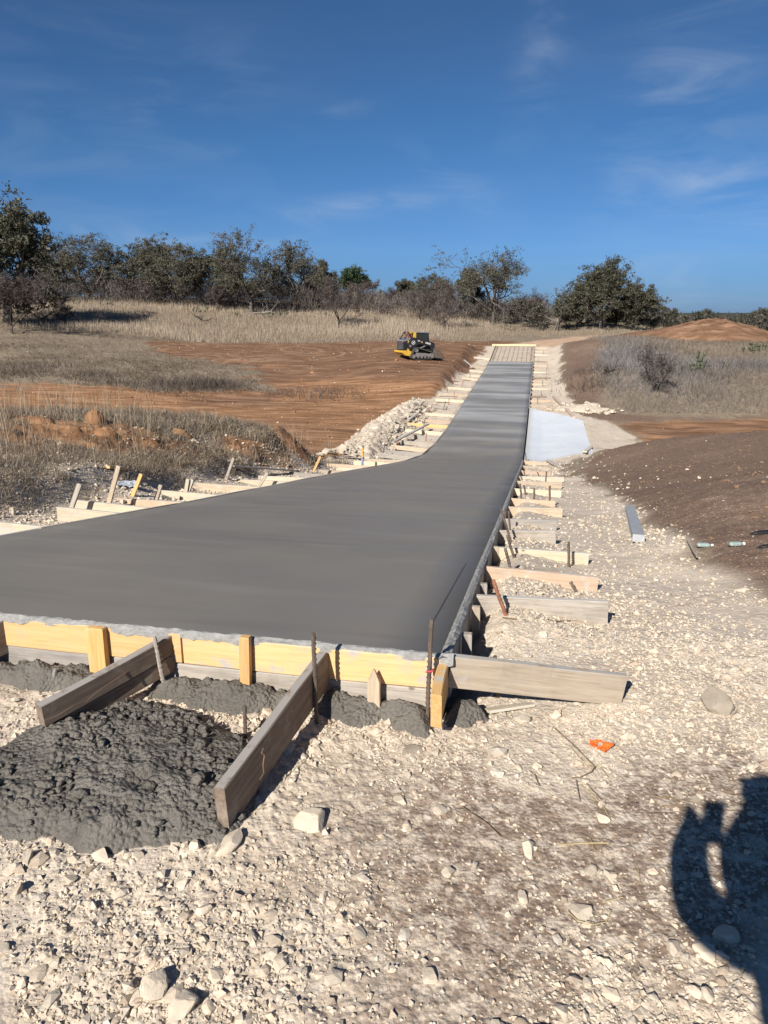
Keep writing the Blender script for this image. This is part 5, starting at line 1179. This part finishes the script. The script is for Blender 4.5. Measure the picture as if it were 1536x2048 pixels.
tree(1205, 96, 522, 100, 'dense dark oak right of the road with one lighter limb', seed=35, dense=.9, rad=.5, trunk=.12, blob=330, lsz=.21, lo=.28, c1=(.055, .055, .036), c2=(.10, .098, .068))
tree(1272, 100, 574, 85, 'round dark oak joined to the right side of the dense one', seed=36, dense=.9, rad=.5, trunk=.10, blob=260, lsz=.21, lo=.22, c1=(.055, .055, .036), c2=(.10, .098, .068))
tree(1170, 104, 552, 60, 'low oak in front of the dense dark oak', seed=37, dense=.8, blob=160)
tree(1118, 97, 578, 95, 'lone mesquite with a dark forked trunk beside the dirt road', seed=38, dense=.25, name='mesquite_tree', grp=None, trunk=.28)
tree(1335, 150, 618, 55, 'distant round oak right of the dense pair', seed=39, dense=1.0, grp='distant oaks at the right')
tree(1420, 190, 621, 75, 'distant oak above the tall orange mound', seed=40, dense=1.0, grp='distant oaks at the right')
tree(1478, 170, 632, 70, 'distant dark oak between the mound and the right edge', seed=41, dense=1.0, grp='distant oaks at the right')
tree(1530, 130, 620, 60, 'distant oak cut off by the right edge of the picture', seed=42, dense=1.0, grp='distant oaks at the right')
tree(1375, 200, 632, 70, 'lowest distant oak left of the mound top', seed=43, dense=1.0, grp='distant oaks at the right')
GM = 'leafless mesquites at the far edge of the meadow'
for i, (px, Y, top, w, lab) in enumerate([(15, 72, 545, 150, 'leafless spreading mesquite at the left edge before the big oak'), (75, 80, 560, 110, 'leafless mesquite right of the one at the left edge'), (292, 101, 556, 75, 'round grey leafless mesquite under the bushy oak'), (340, 103, 565, 70, 'wide leafless mesquite under the pointed oak'), (432, 100, 572, 40, 'thin leafless sapling left of the wide spreading oak'),
        (676, 92, 560, 62, 'lone leafless mesquite standing in the meadow'), (600, 104, 562, 90, 'broad leafless mesquite right of the wide oak'), (745, 106, 562, 70, 'leafless mesquite in the middle of the tree line'), (888, 92, 563, 85, 'dark leafless mesquite at the meadow edge left of the split oak'), (840, 98, 570, 80, 'leaning leafless mesquite with low arms'), (1060, 100, 580, 60, 'pale broken leafless tree left of the lone mesquite')]):
    tree(px, Y, top, w, lab, 'bare', 60+i, 0, 'leafless_mesquite', GM, bark=(.085, .068, .062))
tree(1328, 44, 695, 75, 'leafless black-stemmed shrub on the right scrub slope', 'shrub', 80, 0, 'leafless_shrub', None, bark=(.05, .042, .04))

def thicket(name, n, pxr, Yr, py_top, label, cols, seed, size=.7, wd=.022, hfrac=1.0, leafy=False):
    """brush too dense to count"""
    rg = np.random.RandomState(seed); nc = n//90; px = rg.uniform(*pxr, nc); Yc = rg.uniform(*Yr, nc); tops = np.interp(px, [p for p, _ in py_top], [q for _, q in py_top])+rg.uniform(-4, 16, nc)
    xc = (px-768)/FPX/.997*Yc*.97; zb = base_z(xc, Yc); yv = (tops-1024)/FPX; H = EYE-(math.sin(PITCH)+math.cos(PITCH)*yv)/(math.cos(PITCH)-math.sin(PITCH)*yv)*Yc-zb; H = np.clip(H, .5, 9)*rg.uniform(.55, 1, nc)*hfrac
    k = np.repeat(np.arange(nc), 90); m = len(k); R = H*.55
    q = rg.normal(0, .42, (m, 3)); hz = rg.rand(m)**.8; X = xc[k]+q[:, 0]*R[k]; Y = Yc[k]+q[:, 1]*R[k]; Z = zb[k]+hz*H[k]*(1-.35*(q[:, 0]**2+q[:, 1]**2))
    d = np.c_[q[:, 0]*1.2, q[:, 1]*1.2, np.full(m, .8)]+rg.normal(0, .5, (m, 3)); d /= np.linalg.norm(d, axis=1)[:, None]; a = rg.uniform(0, 6.28, m); w_ = np.c_[np.cos(a), np.sin(a), np.zeros(m)]*wd*(1.0 if not leafy else 5)
    P = np.c_[X, Y, Z]; L = (size*rg.uniform(.4, 1.2, m))[:, None]; V = np.stack([P-w_, P+w_, P+d*L], 1).reshape(-1, 3)
    cv = rg.rand(nc)[k][:, None]; c = (np.array(cols[0])*(1-cv)+np.array(cols[1])*cv)*rg.uniform(.7, 1.3, (m, 1))
    o = np_obj(name, V, np.arange(3*m).reshape(-1, 3), M['bark' if not leafy else 'leaf'], smooth=False, attrs={'tint': np.repeat(c, 3, 0)}); return tag(o, label, None, None, 'stuff')
prof = [(-60, 520), (60, 540), (130, 520), (250, 520), (400, 530), (600, 535), (700, 555), (780, 562), (900, 570), (1080, 580), (1150, 595), (1300, 615), (1400, 640), (1600, 645)]
thicket('far_brush', 60000, (-80, 1100), (101, 116), [(p, q+18) for p, q in prof], 'grey purple leafless brush under the oaks', ((.12, .102, .092), (.19, .165, .15)), 120, .9, .028)
thicket('far_brush', 42000, (-80, 1330), (118, 135), [(p, q+12) for p, q in prof], 'dark evergreen brush behind the oaks', ((.06, .062, .045), (.10, .098, .072)), 121, .35, .03, leafy=True)
thicket('far_brush', 26000, (1150, 1620), (112, 170), [(1150, 622), (1300, 612), (1400, 622), (1600, 618)], 'dark brush on the flat beyond the mound', ((.045, .047, .034), (.09, .08, .065)), 122, .5, .04, leafy=True)
thicket('far_brush', 9000, (1290, 1700), (230, 420), [(1290, 628), (1450, 633), (1700, 630)], 'hazy dark tree cover toward the horizon', ((.05, .055, .055), (.075, .08, .08)), 123, 1.2, .06, leafy=True)  # blue-grey tint: distance haze put into the leaf colour

# prickly pears
M['cactus'] = mat_plain('prickly_pear_green', (.085, .095, .06), .6, .3, 0, .35, 5)
def cactus(px, py, size, npads, label, seed, Y=None):
    rg = random.Random(seed); x, y = at(px, py) if Y is None else gp(px, Y, py); z = float(base_z(x, y)); root = empty('prickly_pear', (x, y, z)); Vp, Fp = ico(1)
    pads = []
    for i in range(npads):
        if i < npads*.45 or not pads: c = Vector((rg.gauss(0, size*.55), rg.gauss(0, size*.4), .12)); d = Vector((rg.gauss(0, .5), rg.gauss(0, .5), 1)).normalized()
        else: p, dd = rg.choice(pads); d = (dd+Vector((rg.gauss(0, .6), rg.gauss(0, .6), .3))).normalized(); c = p+dd*.26
        pads.append((c, d)); r = rg.uniform(.13, .19); V = Vp*[r*.16, r*.78, r]; q = (d.to_track_quat('Z', 'Y').to_matrix()@Matrix.Rotation(rg.random()*3.14, 3, 'Z'))
        V = (np.array(q)@V.T).T+np.array(c+d*r*.9); np_obj('pad', V, Fp, M['cactus'], root)
    return tag(root, label, 'cactus', 'prickly pears')
cactus(1390, 742, .9, 26, 'dark green prickly pear clump behind the leafless shrub', 1, 49)
cactus(1425, 736, .7, 16, 'smaller prickly pear clump on the right scrub slope', 2, 51)
cactus(1505, 706, .9, 20, 'prickly pear clump near the right edge below the mound', 3, 58)
for i, (px, Y, n) in enumerate([(155, 99, 10), (212, 99, 12), (385, 98, 14), (398, 98, 10), (530, 97, 12), (650, 99, 8), (470, 97, 8), (560, 98, 8)]):
    cactus(px, 600, .8, n, ['prickly pear at the meadow edge under the slender oak', 'prickly pear under the forked oak', 'spiky prickly pear clump left of the thin sapling', 'prickly pear touching the spiky clump', 'prickly pear beneath the wide spreading oak', 'prickly pear right of the broad leafless mesquite', 'low prickly pear just right of the thin sapling', 'low prickly pear under the leaning open oak'][i], 10+i, Y)
# dead wood
def deadwood(px, py, L, label, seed, col=(.30, .27, .24), Y=None, r=.05, name='dead_branch'):
    rg = random.Random(seed); x, y = at(px, py) if Y is None else gp(px, Y, py); z = float(base_z(x, y)); S = []
    def go(p, d, l, r_, k):
        for _ in range(5):
            d = (d+Vector((rg.gauss(0, .25), rg.gauss(0, .25), rg.gauss(-.03, .15)))).normalized(); q = p+d*l/5; q.z = max(q.z, .02); S.append((p, q, r_, r_*.85, 0)); p = q; r_ *= .85
            if k < 2 and rg.random() < .7: go(p, (d+Vector((rg.gauss(0, .8), rg.gauss(0, .8), rg.gauss(.1, .4)))).normalized(), l*.5, r_*.6, k+1)
    for a in (.3, 2.0, 3.6, 5.2): go(Vector((0, 0, .3)), Vector((math.cos(a), math.sin(a), .35)), L, r, 0)
    V, F = tube_mesh(S, 1, 1, .01); o = np_obj(name, V, F, M['bark'], attrs={'tint': np.tile(col, (len(V), 1))}, loc=(x, y, z)); return tag(o, label, 'branch')
deadwood(525, 600, 2.6, 'bleached fallen branches under the wide spreading oak', 1, (.38, .35, .31), 98.5, .10)
deadwood(1075, 625, 3.2, 'bleached drooping branch left of the lone mesquite', 2, (.34, .31, .28), 99, .09)
deadwood(405, 640, 1.6, 'dark brush heap in the meadow', 3, (.06, .055, .05), 91, .06)
deadwood(1165, 655, 1.8, 'dark fallen log pile right of the lone mesquite', 4, (.05, .045, .04), 100, .12)
deadwood(1222, 752, .9, 'dark dead branch on the grey scrub right of the slab', 5, (.05, .045, .045), None, .05)

# ------------------------------------------------------------------ compact track loader
M['mblack'] = mat_plain('machine_black', (.018, .019, .022), .45, .5, 0, .3, 3); M['myellow'] = mat_plain('machine_yellow', (.62, .38, .05), .45, .5, 0, .18, 3)
M['mglass'] = mat_plain('tinted_glass', (.022, .03, .034), .12, .7, 0, .1); M['msteel'] = mat_plain('worn_steel', (.30, .28, .26), .5, .5, .5, .4, 5)
M['rubber'] = mat_plain('dusty_rubber', (.085, .078, .07), .9, .2, 0, .4, 9); M['mgrey'] = mat_plain('machine_grey', (.17, .18, .20), .5, .4, 0, .2, 4)
M['bucket'] = mat_plain('dirty_bucket_steel', (.14, .105, .08), .7, .3, .2, .5, 4); M['white'] = mat_plain('white_decal', (.75, .75, .72), .6); M['seat'] = mat_plain('red_brown_cloth', (.30, .11, .08), .8)
def loader():
    px, Y = 840, 58.0; d = ray(px, 735); x = d[0]/d[1]*Y; root = empty('skid_loader', (x-.25, Y, float(base_z(x, Y))+.03), math.radians(24)); root.scale = (1.0, 1.0, .97)
    tag(root, 'black and yellow tracked skid loader with its bucket resting on the ground', 'skid loader')
    B = lambda prof, y0, y1, name, mat, par=root, bev=.015: MB().prism(prof, y0, y1).build(name, M[mat], par, bevel=bev)
    hull = B([(-1.15, .42), (.95, .36), (1.0, .75), (.8, 1.1), (-.5, 1.25), (-1.15, 1.3)], -.55, .55, 'hull', 'mblack')
    B([(-1.62, .52), (-1.35, .30), (-.95, .22), (-.80, .55), (-1.0, .68), (-1.62, .66)], -.72, .72, 'counterweight', 'myellow')
    B([(-1.48, .68), (-1.12, .68), (-1.08, 1.42), (-1.42, 1.36)], -.60, .60, 'rear_door', 'mblack')
    B([(-1.12, .68), (-1.0, .68), (-.96, 1.40), (-1.08, 1.42)], -.66, .66, 'side_cover', 'myellow')
    for k in range(6): MB().box((-1.475+.011*k, 0, .80+k*.09), (.03, .95, .03)).build('grille_bar', M['mgrey'], root)
    B([(-1.45, 1.36), (-.75, 1.45), (-.55, 1.60), (-.95, 1.62), (-1.40, 1.47)], -.58, .58, 'hood', 'mgrey')
    cab = B([(-.28, 1.15), (.80, 1.02), (.86, 1.25), (.80, 1.98), (-.30, 2.03)], -.42, .42, 'cab', 'mblack')
    B([(-.30, 2.02), (.86, 1.97), (.88, 2.05), (-.2, 2.12)], -.46, .46, 'roof', 'mgrey', cab)
    for sy in (-1, 1):
        B([(-.2, 1.35), (.70, 1.25), (.70, 1.90), (-.2, 1.95)], sy*.425, sy*.432, 'side_window', 'mglass', cab, 0)
        B([(-.62, 1.30), (-.30, 1.22), (-.30, 2.04), (-.50, 2.04), (-.56, 1.72)], sy*.38, sy*.45, 'rear_pillar', 'myellow', cab)
        B([(-.92, 2.04), (-.30, 2.00), (-.28, 2.08), (-.88, 2.10)], sy*.36, sy*.45, 'roof_rail', 'myellow', cab)
        m = MB(); m.tube((-1.30, sy*.40, 1.50), (-.92, sy*.40, 2.07), .045, .045, 8); m.tube((-.92, sy*.40, 2.07), (-.62, sy*.40, 1.35), .035, .035, 8); m.build('guard_frame', M['mblack'], root)
    B([(.865, 1.10), (.875, 1.10), (.82, 1.92), (.81, 1.92)], -.34, .34, 'front_window', 'mglass', cab, 0)
    B([(-.88, 1.55), (-.62, 1.52), (-.66, 1.95), (-.84, 1.97)], -.30, .30, 'seat_back', 'seat', cab)
    m = MB(); m.tube((-1.3, -.40, 1.5), (-1.3, .40, 1.5), .03, .03, 6); m.tube((-.92, -.40, 2.07), (-.92, .40, 2.07), .04, .04, 6); m.build('guard_bar', M['mblack'], root)
    ARM = [(-1.12, .82), (-1.16, 1.15), (-.88, 1.60), (-.66, 1.68), (.86, 1.30), (1.10, 1.24), (1.16, 1.05), (1.10, .42), (.86, .42), (.80, .86), (.55, 1.00), (-.22, 1.18), (-.62, .90), (-.9, .72)]
    for sy in (-1, 1):
        arm = B(ARM, sy*.62, sy*.80, 'lift_arm', 'mblack', root, .02)
        MB().tube((-.15, sy*.70, .80), (.55, sy*.70, 1.08), .05, .05, 8).build('cylinder', M['msteel'], arm)
        MB().tube((-.98, sy*.815, 1.02), (-.98, sy*.60, 1.02), .09, .09, 12).build('pivot_pin', M['msteel'], arm)
        if sy < 0:
            MB().tube((-.72, -.803, 1.27), (-.72, -.812, 1.27), .155, .155, 18).build('emblem_ring', M['white'], arm)
            MB().tube((-.72, -.810, 1.27), (-.72, -.817, 1.27), .130, .130, 18).build('emblem_disc', M['mblack'], arm)
            deer = [(-.82, 1.22), (-.78, 1.27), (-.73, 1.28), (-.68, 1.33), (-.68, 1.38), (-.65, 1.37), (-.63, 1.33), (-.66, 1.30), (-.67, 1.25), (-.62, 1.21), (-.65, 1.20), (-.70, 1.23), (-.76, 1.22), (-.80, 1.18)]
            MB().prism(deer, -.816, -.821).build('emblem_deer', M['white'], arm)
            for t, lx, lz, sz in (('DEERE', .30, 1.20, .17), ('333G', -.36, 1.40, .10)):
                c = bpy.data.curves.new('lettering', 'FONT'); c.body = t; c.size = sz; c.extrude = .002; c.offset = .004; tmp = link(bpy.data.objects.new('tmp', c)); bpy.context.view_layer.update(); me = bpy.data.meshes.new_from_object(tmp.evaluated_get(bpy.context.evaluated_depsgraph_get())); bpy.data.objects.remove(tmp); o = link(bpy.data.objects.new('lettering', me)); o.parent = arm
                o.location = (lx, -.803, lz); o.rotation_euler = (math.pi/2, math.radians(14), 0); me.materials.clear(); me.materials.append(M['white'])
            MB().box((.02, -.803, 1.30), (.10, .008, .10)).build('sticker', M['ochre'], arm)
        MB().tube((.98, sy*.70, 1.12), (.98, -sy*.70 if sy < 0 else sy*.70-.01, 1.12), .05, .05, 8).build('cross_tube', M['mblack'], root) if sy < 0 else None
        # track
        ring = [(-.98, .22), (-.90, .06), (-.72, .0), (.80, .0), (.98, .08), (1.05, .25), (.98, .42), (.82, .52), (-.38, .88), (-.58, .88), (-.74, .74)]
        cx, cz = .05, .34; inner = [(cx+(a-cx)*(1-.07/max(.3, math.hypot(a-cx, b-cz))), cz+(b-cz)*(1-.07/max(.25, math.hypot(a-cx, b-cz)))) for a, b in ring]
        y0, y1 = sy*.62, sy*1.0; n = len(ring); m = MB(); vs = [(a, y0, b) for a, b in ring]+[(a, y1, b) for a, b in ring]+[(a, y0, b) for a, b in inner]+[(a, y1, b) for a, b in inner]; fs = []
        for i in range(n):
            j = (i+1) % n; fs += [(i, j, n+j, n+i), (2*n+i, 2*n+j, 3*n+j, 3*n+i), (i, j, 2*n+j, 2*n+i), (n+i, n+j, 3*n+j, 3*n+i)]
        m.add(vs, fs)
        for i in range(n):
            a = Vector((ring[i][0], 0, ring[i][1])); b = Vector((ring[(i+1) % n][0], 0, ring[(i+1) % n][1])); L = (b-a).length; k = max(1, int(L/.10))
            for q in range(k):
                p = a+(b-a)*((q+.5)/k); ang = math.atan2((b-a).z, (b-a).x); R = Matrix.Rotation(-ang, 3, 'Y'); m.box((p.x, (y0+y1)/2, p.z), (.045, .40, .06), R)
        trk = m.build('track', M['rubber'], root)
        for (a, b, r, nm) in ((-.52, .68, .16, 'drive_sprocket'), (-.74, .22, .15, 'idler_wheel'), (.82, .26, .18, 'idler_wheel'), (-.36, .16, .09, 'roller'), (-.06, .16, .09, 'roller'), (.24, .16, .09, 'roller'), (.54, .16, .09, 'roller')):
            MB().tube((a, sy*.70, b), (a, sy*.97, b), r, r, 14).build(nm, M['msteel'], root)
        B([(-.62, .20), (.72, .20), (.74, .36), (.30, .44), (-.5, .50)], sy*.68, sy*.93, 'track_frame', 'msteel')
    bk = B([(1.02, .80), (1.00, .10), (1.10, .03), (1.95, .0), (1.97, .03), (1.14, .10), (1.08, .20), (1.10, .78)], -.98, .98, 'bucket', 'bucket')
    for sy in (-1, 1): B([(1.04, .80), (1.04, .06), (1.96, .01), (1.78, .36), (1.35, .76)], sy*.96, sy*1.0, 'bucket_side', 'bucket', bk)
    B([(1.93, -.005), (2.03, -.012), (2.03, .012), (1.93, .02)], -1.0, 1.0, 'cutting_edge', 'msteel', bk, 0)
    for sy in (-.5, .5): MB().box((1.02, sy, .45), (.12, .16, .5)).build('coupler', M['myellow'], root)
    for sy in (-1, 1): MB().tube((-1.47, sy*.5, 1.30), (-1.52, sy*.5, 1.30), .05, .05, 10).build('tail_light', M['seat'], root)
    for sy in (-1, 1): MB().tube((.84, sy*.33, 2.0), (.92, sy*.33, 1.99), .05, .05, 10).build('work_light', M['white'], cab)
    MB().tube((-.80, .42, 1.5), (-.80, .42, 1.95), .04, .04, 8).build('exhaust', M['msteel'], root)
loader()

# ------------------------------------------------------------------ small things on the ground
M['bottle'] = mat_plain('milky_green_plastic', (.27, .335, .315), .3, .5, 0, .25, 40)
def bottle(px, py, rz, label, L=.115, r=.026):
    x, y = at(px, py); root = empty('plastic_bottle', (x, y, float(ground_z([x], [y])[0])+r*.8), rz); tag(root, label, 'bottle', 'plastic bottles on the dirt')
    prof = [(0, .4), (.006, .85), (.02, 1.0), (.035, .93), (.05, 1.0), (.065, .93), (.08, 1.0), (.092, .85), (.103, .45), (.112, .38)]; m = MB(); n = 12; V = []
    for a, q in prof:
        for i in range(n):
            t = 6.283*i/n; V.append((a*L/.115-L/2, math.cos(t)*r*q*1.05, math.sin(t)*r*q*.78))
    F = [(i*n+j, i*n+(j+1) % n, (i+1)*n+(j+1) % n, (i+1)*n+j) for i in range(len(prof)-1) for j in range(n)]+[tuple(range(n))[::-1], tuple(range((len(prof)-1)*n, len(prof)*n))]
    m.add(V, F).build('bottle_body', M['bottle'], root, smooth=True); MB().tube((L/2-.005, 0, 0), (L/2+.012, 0, 0), r*.5, r*.5, 10).build('cap', M['white'], root)
bottle(1408, 1093, -.15, 'crushed pale green plastic bottle lying next to the thin stick'); bottle(1472, 1091, .1, 'pale green plastic bottle nearer the right frame edge')
M['boot'] = mat_plain('black_rubber_boot', (.012, .012, .014), .6)
def boot(px, py, label):
    x, y = at(px, py); root = empty('boot', (x, y, float(ground_z([x], [y])[0])), .12); tag(root, label, 'boot', 'black boots at the right edge')
    V, F = ico(2); V = V*[.15, .032, .024]+[.14, 0, .018]; V[:, 2] = np.maximum(V[:, 2], .004); V[:, 2] += np.where(V[:, 0] > .15, (V[:, 0]-.15)*.3, 0); np_obj('upper', V, F, M['boot'], root)
    MB().box((.14, 0, .004), (.29, .06, .010)).build('sole', M['rubber'], root)
boot(1504, 1062, 'black boot toe poking in at the right edge, the farther one'); boot(1518, 1102, 'black boot toe poking in at the right edge, the nearer one')
M['orange'] = mat_plain('orange_plastic', (.78, .17, .03), .5, .4, 0, .2, 20)
def scrap(px, py, size, label, seed, mat='orange', name='plastic_scrap', cat='scrap', hgt=.35, grp='orange scraps on the gravel'):
    x, y = at(px, py); rg = np.random.RandomState(seed); n = 9; u, v = np.meshgrid(np.linspace(-1, 1, n), np.linspace(-1, 1, n)); X = u*size*(1+.25*fbm(v*1.7+seed, u, 2, 3)); Y_ = v*size*.6*(1+.3*fbm(u*1.7, v+seed, 2, 4)); Z = size*hgt*(.5+fbm(u*1.6+seed, v*1.6, 3, 5))+.008
    V = np.c_[X.ravel(), Y_.ravel(), Z.ravel()]; i = (np.arange(n-1)[:, None]*n+np.arange(n-1)[None]).ravel(); F = np.c_[i, i+1, i+n+1, i+n]
    o = np_obj(name, V, F, M[mat], smooth=False, loc=(x, y, float(ground_z([x], [y])[0]))); o.rotation_euler = (.15, .1, seed*1.3)
    s_ = o.modifiers.new('solid', 'SOLIDIFY'); s_.thickness = .002; return tag(o, label, cat, grp)
scrap(1186, 1494, .024, 'left pale-orange scrap of plastic on the gravel', 1); scrap(1200, 1489, .018, 'upper small bright orange scrap', 2); scrap(1212, 1502, .030, 'largest bright orange scrap, right of the other two', 3)
M['rag'] = mat_plain('blue_grey_cloth', (.36, .39, .44), .9, .1)
scrap(254, 975, .14, 'crumpled blue-grey rag beside the yellow stake', 5, 'rag', 'rag', 'rag', .5, None)
M['twig'] = mat_plain('dry_twig', (.20, .145, .09), .85, .1, 0, .4, 30); M['straw'] = mat_plain('yellow_straw', (.42, .34, .19), .8, .1, 0, .2, 30)
TW_ = [([(1108, 1463), (1128, 1480), (1150, 1500), (1172, 1520), (1190, 1540), (1182, 1552), (1160, 1560), (1143, 1561)], 'twig', .0032, 'curved dry twig left of the orange scraps'), ([(1140, 1500), (1165, 1528), (1200, 1540), (1215, 1560)], 'straw', .0022, 'thin straw crossing the curved twig'),
       ([(1160, 1574), (1185, 1595), (1205, 1615), (1219, 1643)], 'straw', .0026, 'dark-tipped straw pointing to the white flat-topped stone'), ([(1172, 1572), (1200, 1604), (1210, 1612)], 'twig', .0022, 'short twig alongside the dark-tipped straw'), ([(1118, 1694), (1165, 1693), (1217, 1692)], 'straw', .0035, 'straight yellow reed lying level on the brown patch'),
       ([(1180, 1680), (1186, 1700), (1190, 1708)], 'straw', .0022, 'small straw crossing the yellow reed'), ([(1300, 1598), (1340, 1603), (1385, 1612), (1440, 1628), (1510, 1630)], 'twig', .0028, 'long thin twig running into the shadow'), ([(1318, 1617), (1345, 1618), (1380, 1620)], 'twig', .003, 'short dark twig at the edge of the shadow'),
       ([(1135, 1825), (1155, 1845), (1185, 1856), (1212, 1848), (1221, 1830), (1217, 1822)], 'straw', .0022, 'curled straw on the brown patch'), ([(1205, 1808), (1245, 1803)], 'straw', .002, 'short double straw right of the curled one'), ([(920, 1618), (955, 1640), (975, 1655), (1003, 1678)], 'twig', .0024, 'thin twig slanting through the gravel centre'),
       ([(1072, 1240), (1110, 1246), (1155, 1243)], 'twig', .005, 'dark twig on the gravel before the silver-grey board'), ([(1005, 1238), (1035, 1243)], 'twig', .006, 'short dark wood chip near the right form'), ([(1151, 1568), (1160, 1608)], 'twig', .002, 'thin twig standing left of the dark-tipped straw'), ([(1068, 1555), (1078, 1578)], 'twig', .002, 'tiny dark twig on open gravel'), ([(1275, 1740), (1280, 1770)], 'straw', .002, 'short straw beside the shadow')]
for pts, mt, r, lab in TW_:
    m = MB(); P = []
    for q in pts: x, y = at(*q); P.append(Vector((x, y, float(ground_z([x], [y])[0])+.010+.004*math.sin(q[0]))))
    m.path(P, r*.68, 5); tag(m.build('twig' if mt == 'twig' else 'straw_stem', M[mt]), lab, 'twig' if mt == 'twig' else 'straw', 'twigs and straws on the gravel')

# ------------------------------------------------------------------ the person taking the picture (casts the shadow at the lower right)
def person():
    J = dict(pel=(.24, -.44, .96), waist=(.23, -.43, 1.12), chest=(.20, -.38, 1.32), neck=(.165, -.24, 1.49), chin=(.15, -.16, 1.57), head=(.145, -.14, 1.66), top=(.145, -.14, 1.715),
             lsh=(.01, -.34, 1.41), lel=(-.055, -.10, 1.33), lwr=(-.075, -.05, 1.46), lha=(-.07, -.045, 1.53), rsh=(.40, -.33, 1.41), rel=(.14, -.12, 1.24), rwr=(.075, -.055, 1.44), rha=(.085, -.045, 1.53),
             lhip=(.23, -.44, .92), lkn=(.19, -.41, .50), lan=(.17, -.46, .09), lto=(.15, -.30, .04), rhip=(.43, -.44, .92), rkn=(.47, -.40, .50), ran=(.50, -.46, .09), rto=(.54, -.30, .04))
    R = dict(pel=.21, waist=.20, chest=.21, neck=.10, chin=.09, head=.105, top=.075, lsh=.085, lel=.070, lwr=.056, lha=.052, rsh=.09, rel=.09, rwr=.064, rha=.052, lhip=.11, lkn=.075, lan=.055, lto=.04, rhip=.11, rkn=.075, ran=.055, rto=.04)
    Ed = [('pel', 'waist'), ('waist', 'chest'), ('chest', 'neck'), ('neck', 'chin'), ('chin', 'head'), ('head', 'top'), ('chest', 'lsh'), ('lsh', 'lel'), ('lel', 'lwr'), ('lwr', 'lha'), ('chest', 'rsh'), ('rsh', 'rel'), ('rel', 'rwr'), ('rwr', 'rha'), ('pel', 'lhip'), ('lhip', 'lkn'), ('lkn', 'lan'), ('lan', 'lto'), ('pel', 'rhip'), ('rhip', 'rkn'), ('rkn', 'ran'), ('ran', 'rto')]
    for sd, sg in (('l', -1), ('r', 1)):
        h = J[sd+'ha']
        for k in range(4):
            z = h[2]-.005+k*.020; a = (h[0]-sg*.0+sg*.012, h[1]-.0, z+.015); b = (h[0]+sg*.016, h[1]+.030, z+.018); J[f'{sd}f{k}a'] = a; J[f'{sd}f{k}b'] = b; R[f'{sd}f{k}a'] = R[f'{sd}f{k}b'] = .009; Ed += [(sd+'ha', f'{sd}f{k}a'), (f'{sd}f{k}a', f'{sd}f{k}b')]
        J[sd+'ta'] = (h[0]-sg*.02, h[1]-.022, h[2]+.02); J[sd+'tb'] = (h[0]-sg*.03, h[1]-.012, h[2]+.05); R[sd+'ta'] = .011; R[sd+'tb'] = .009; Ed += [(sd+'ha', sd+'ta'), (sd+'ta', sd+'tb')]
    ks = list(J); m = bpy.data.meshes.new('body'); m.from_pydata([J[k] for k in ks], [(ks.index(a), ks.index(b)) for a, b in Ed], []); M['cloth'] = mat_plain('dark_work_clothes', (.05, .06, .08), .9, .1)
    root = empty('person', (.33, -.44, 0)); tag(root, 'person in dark clothes holding up a phone, shadow falling at the lower right', 'person')
    o = link(bpy.data.objects.new('body', m)); o.parent = root; o.location = (-.33, .44, 0); m.materials.append(M['cloth'])
    sk = o.modifiers.new('skin', 'SKIN'); lay = m.skin_vertices[0] if m.skin_vertices else None
    if lay is None: 
        import bmesh as _b
        bm = _b.new(); bm.from_mesh(m); bm.verts.layers.skin.verify(); bm.to_mesh(m); bm.free(); lay = m.skin_vertices[0]
    for i, k in enumerate(ks): lay.data[i].radius = (R[k], R[k]*(.8 if k in ('pel', 'waist', 'chest') else 1)); lay.data[i].use_root = (k == 'pel')
    s = o.modifiers.new('sub', 'SUBSURF'); s.levels = 1; s.render_levels = 1
    V, F = ico(3); V = V*[.105, .115, .075]; V[:, 2] = np.where(V[:, 2] < 0, V[:, 2]*.3, V[:, 2]); hat = np_obj('cap', V+[.145-.33, -.14+.44, 1.70], F, M['cloth'], root)
    MB().box((.145-.33, -.035+.44, 1.70), (.13, .05, .008)).build('cap_brim', M['cloth'], root)
    p = MB().box((0, 0, 0), (.076, .008, .16), None, .003).build('phone', M['mblack']); p.location = (0.0, -.036, 1.545); tag(p, 'black phone held upright by the person taking the picture', 'phone')
person()
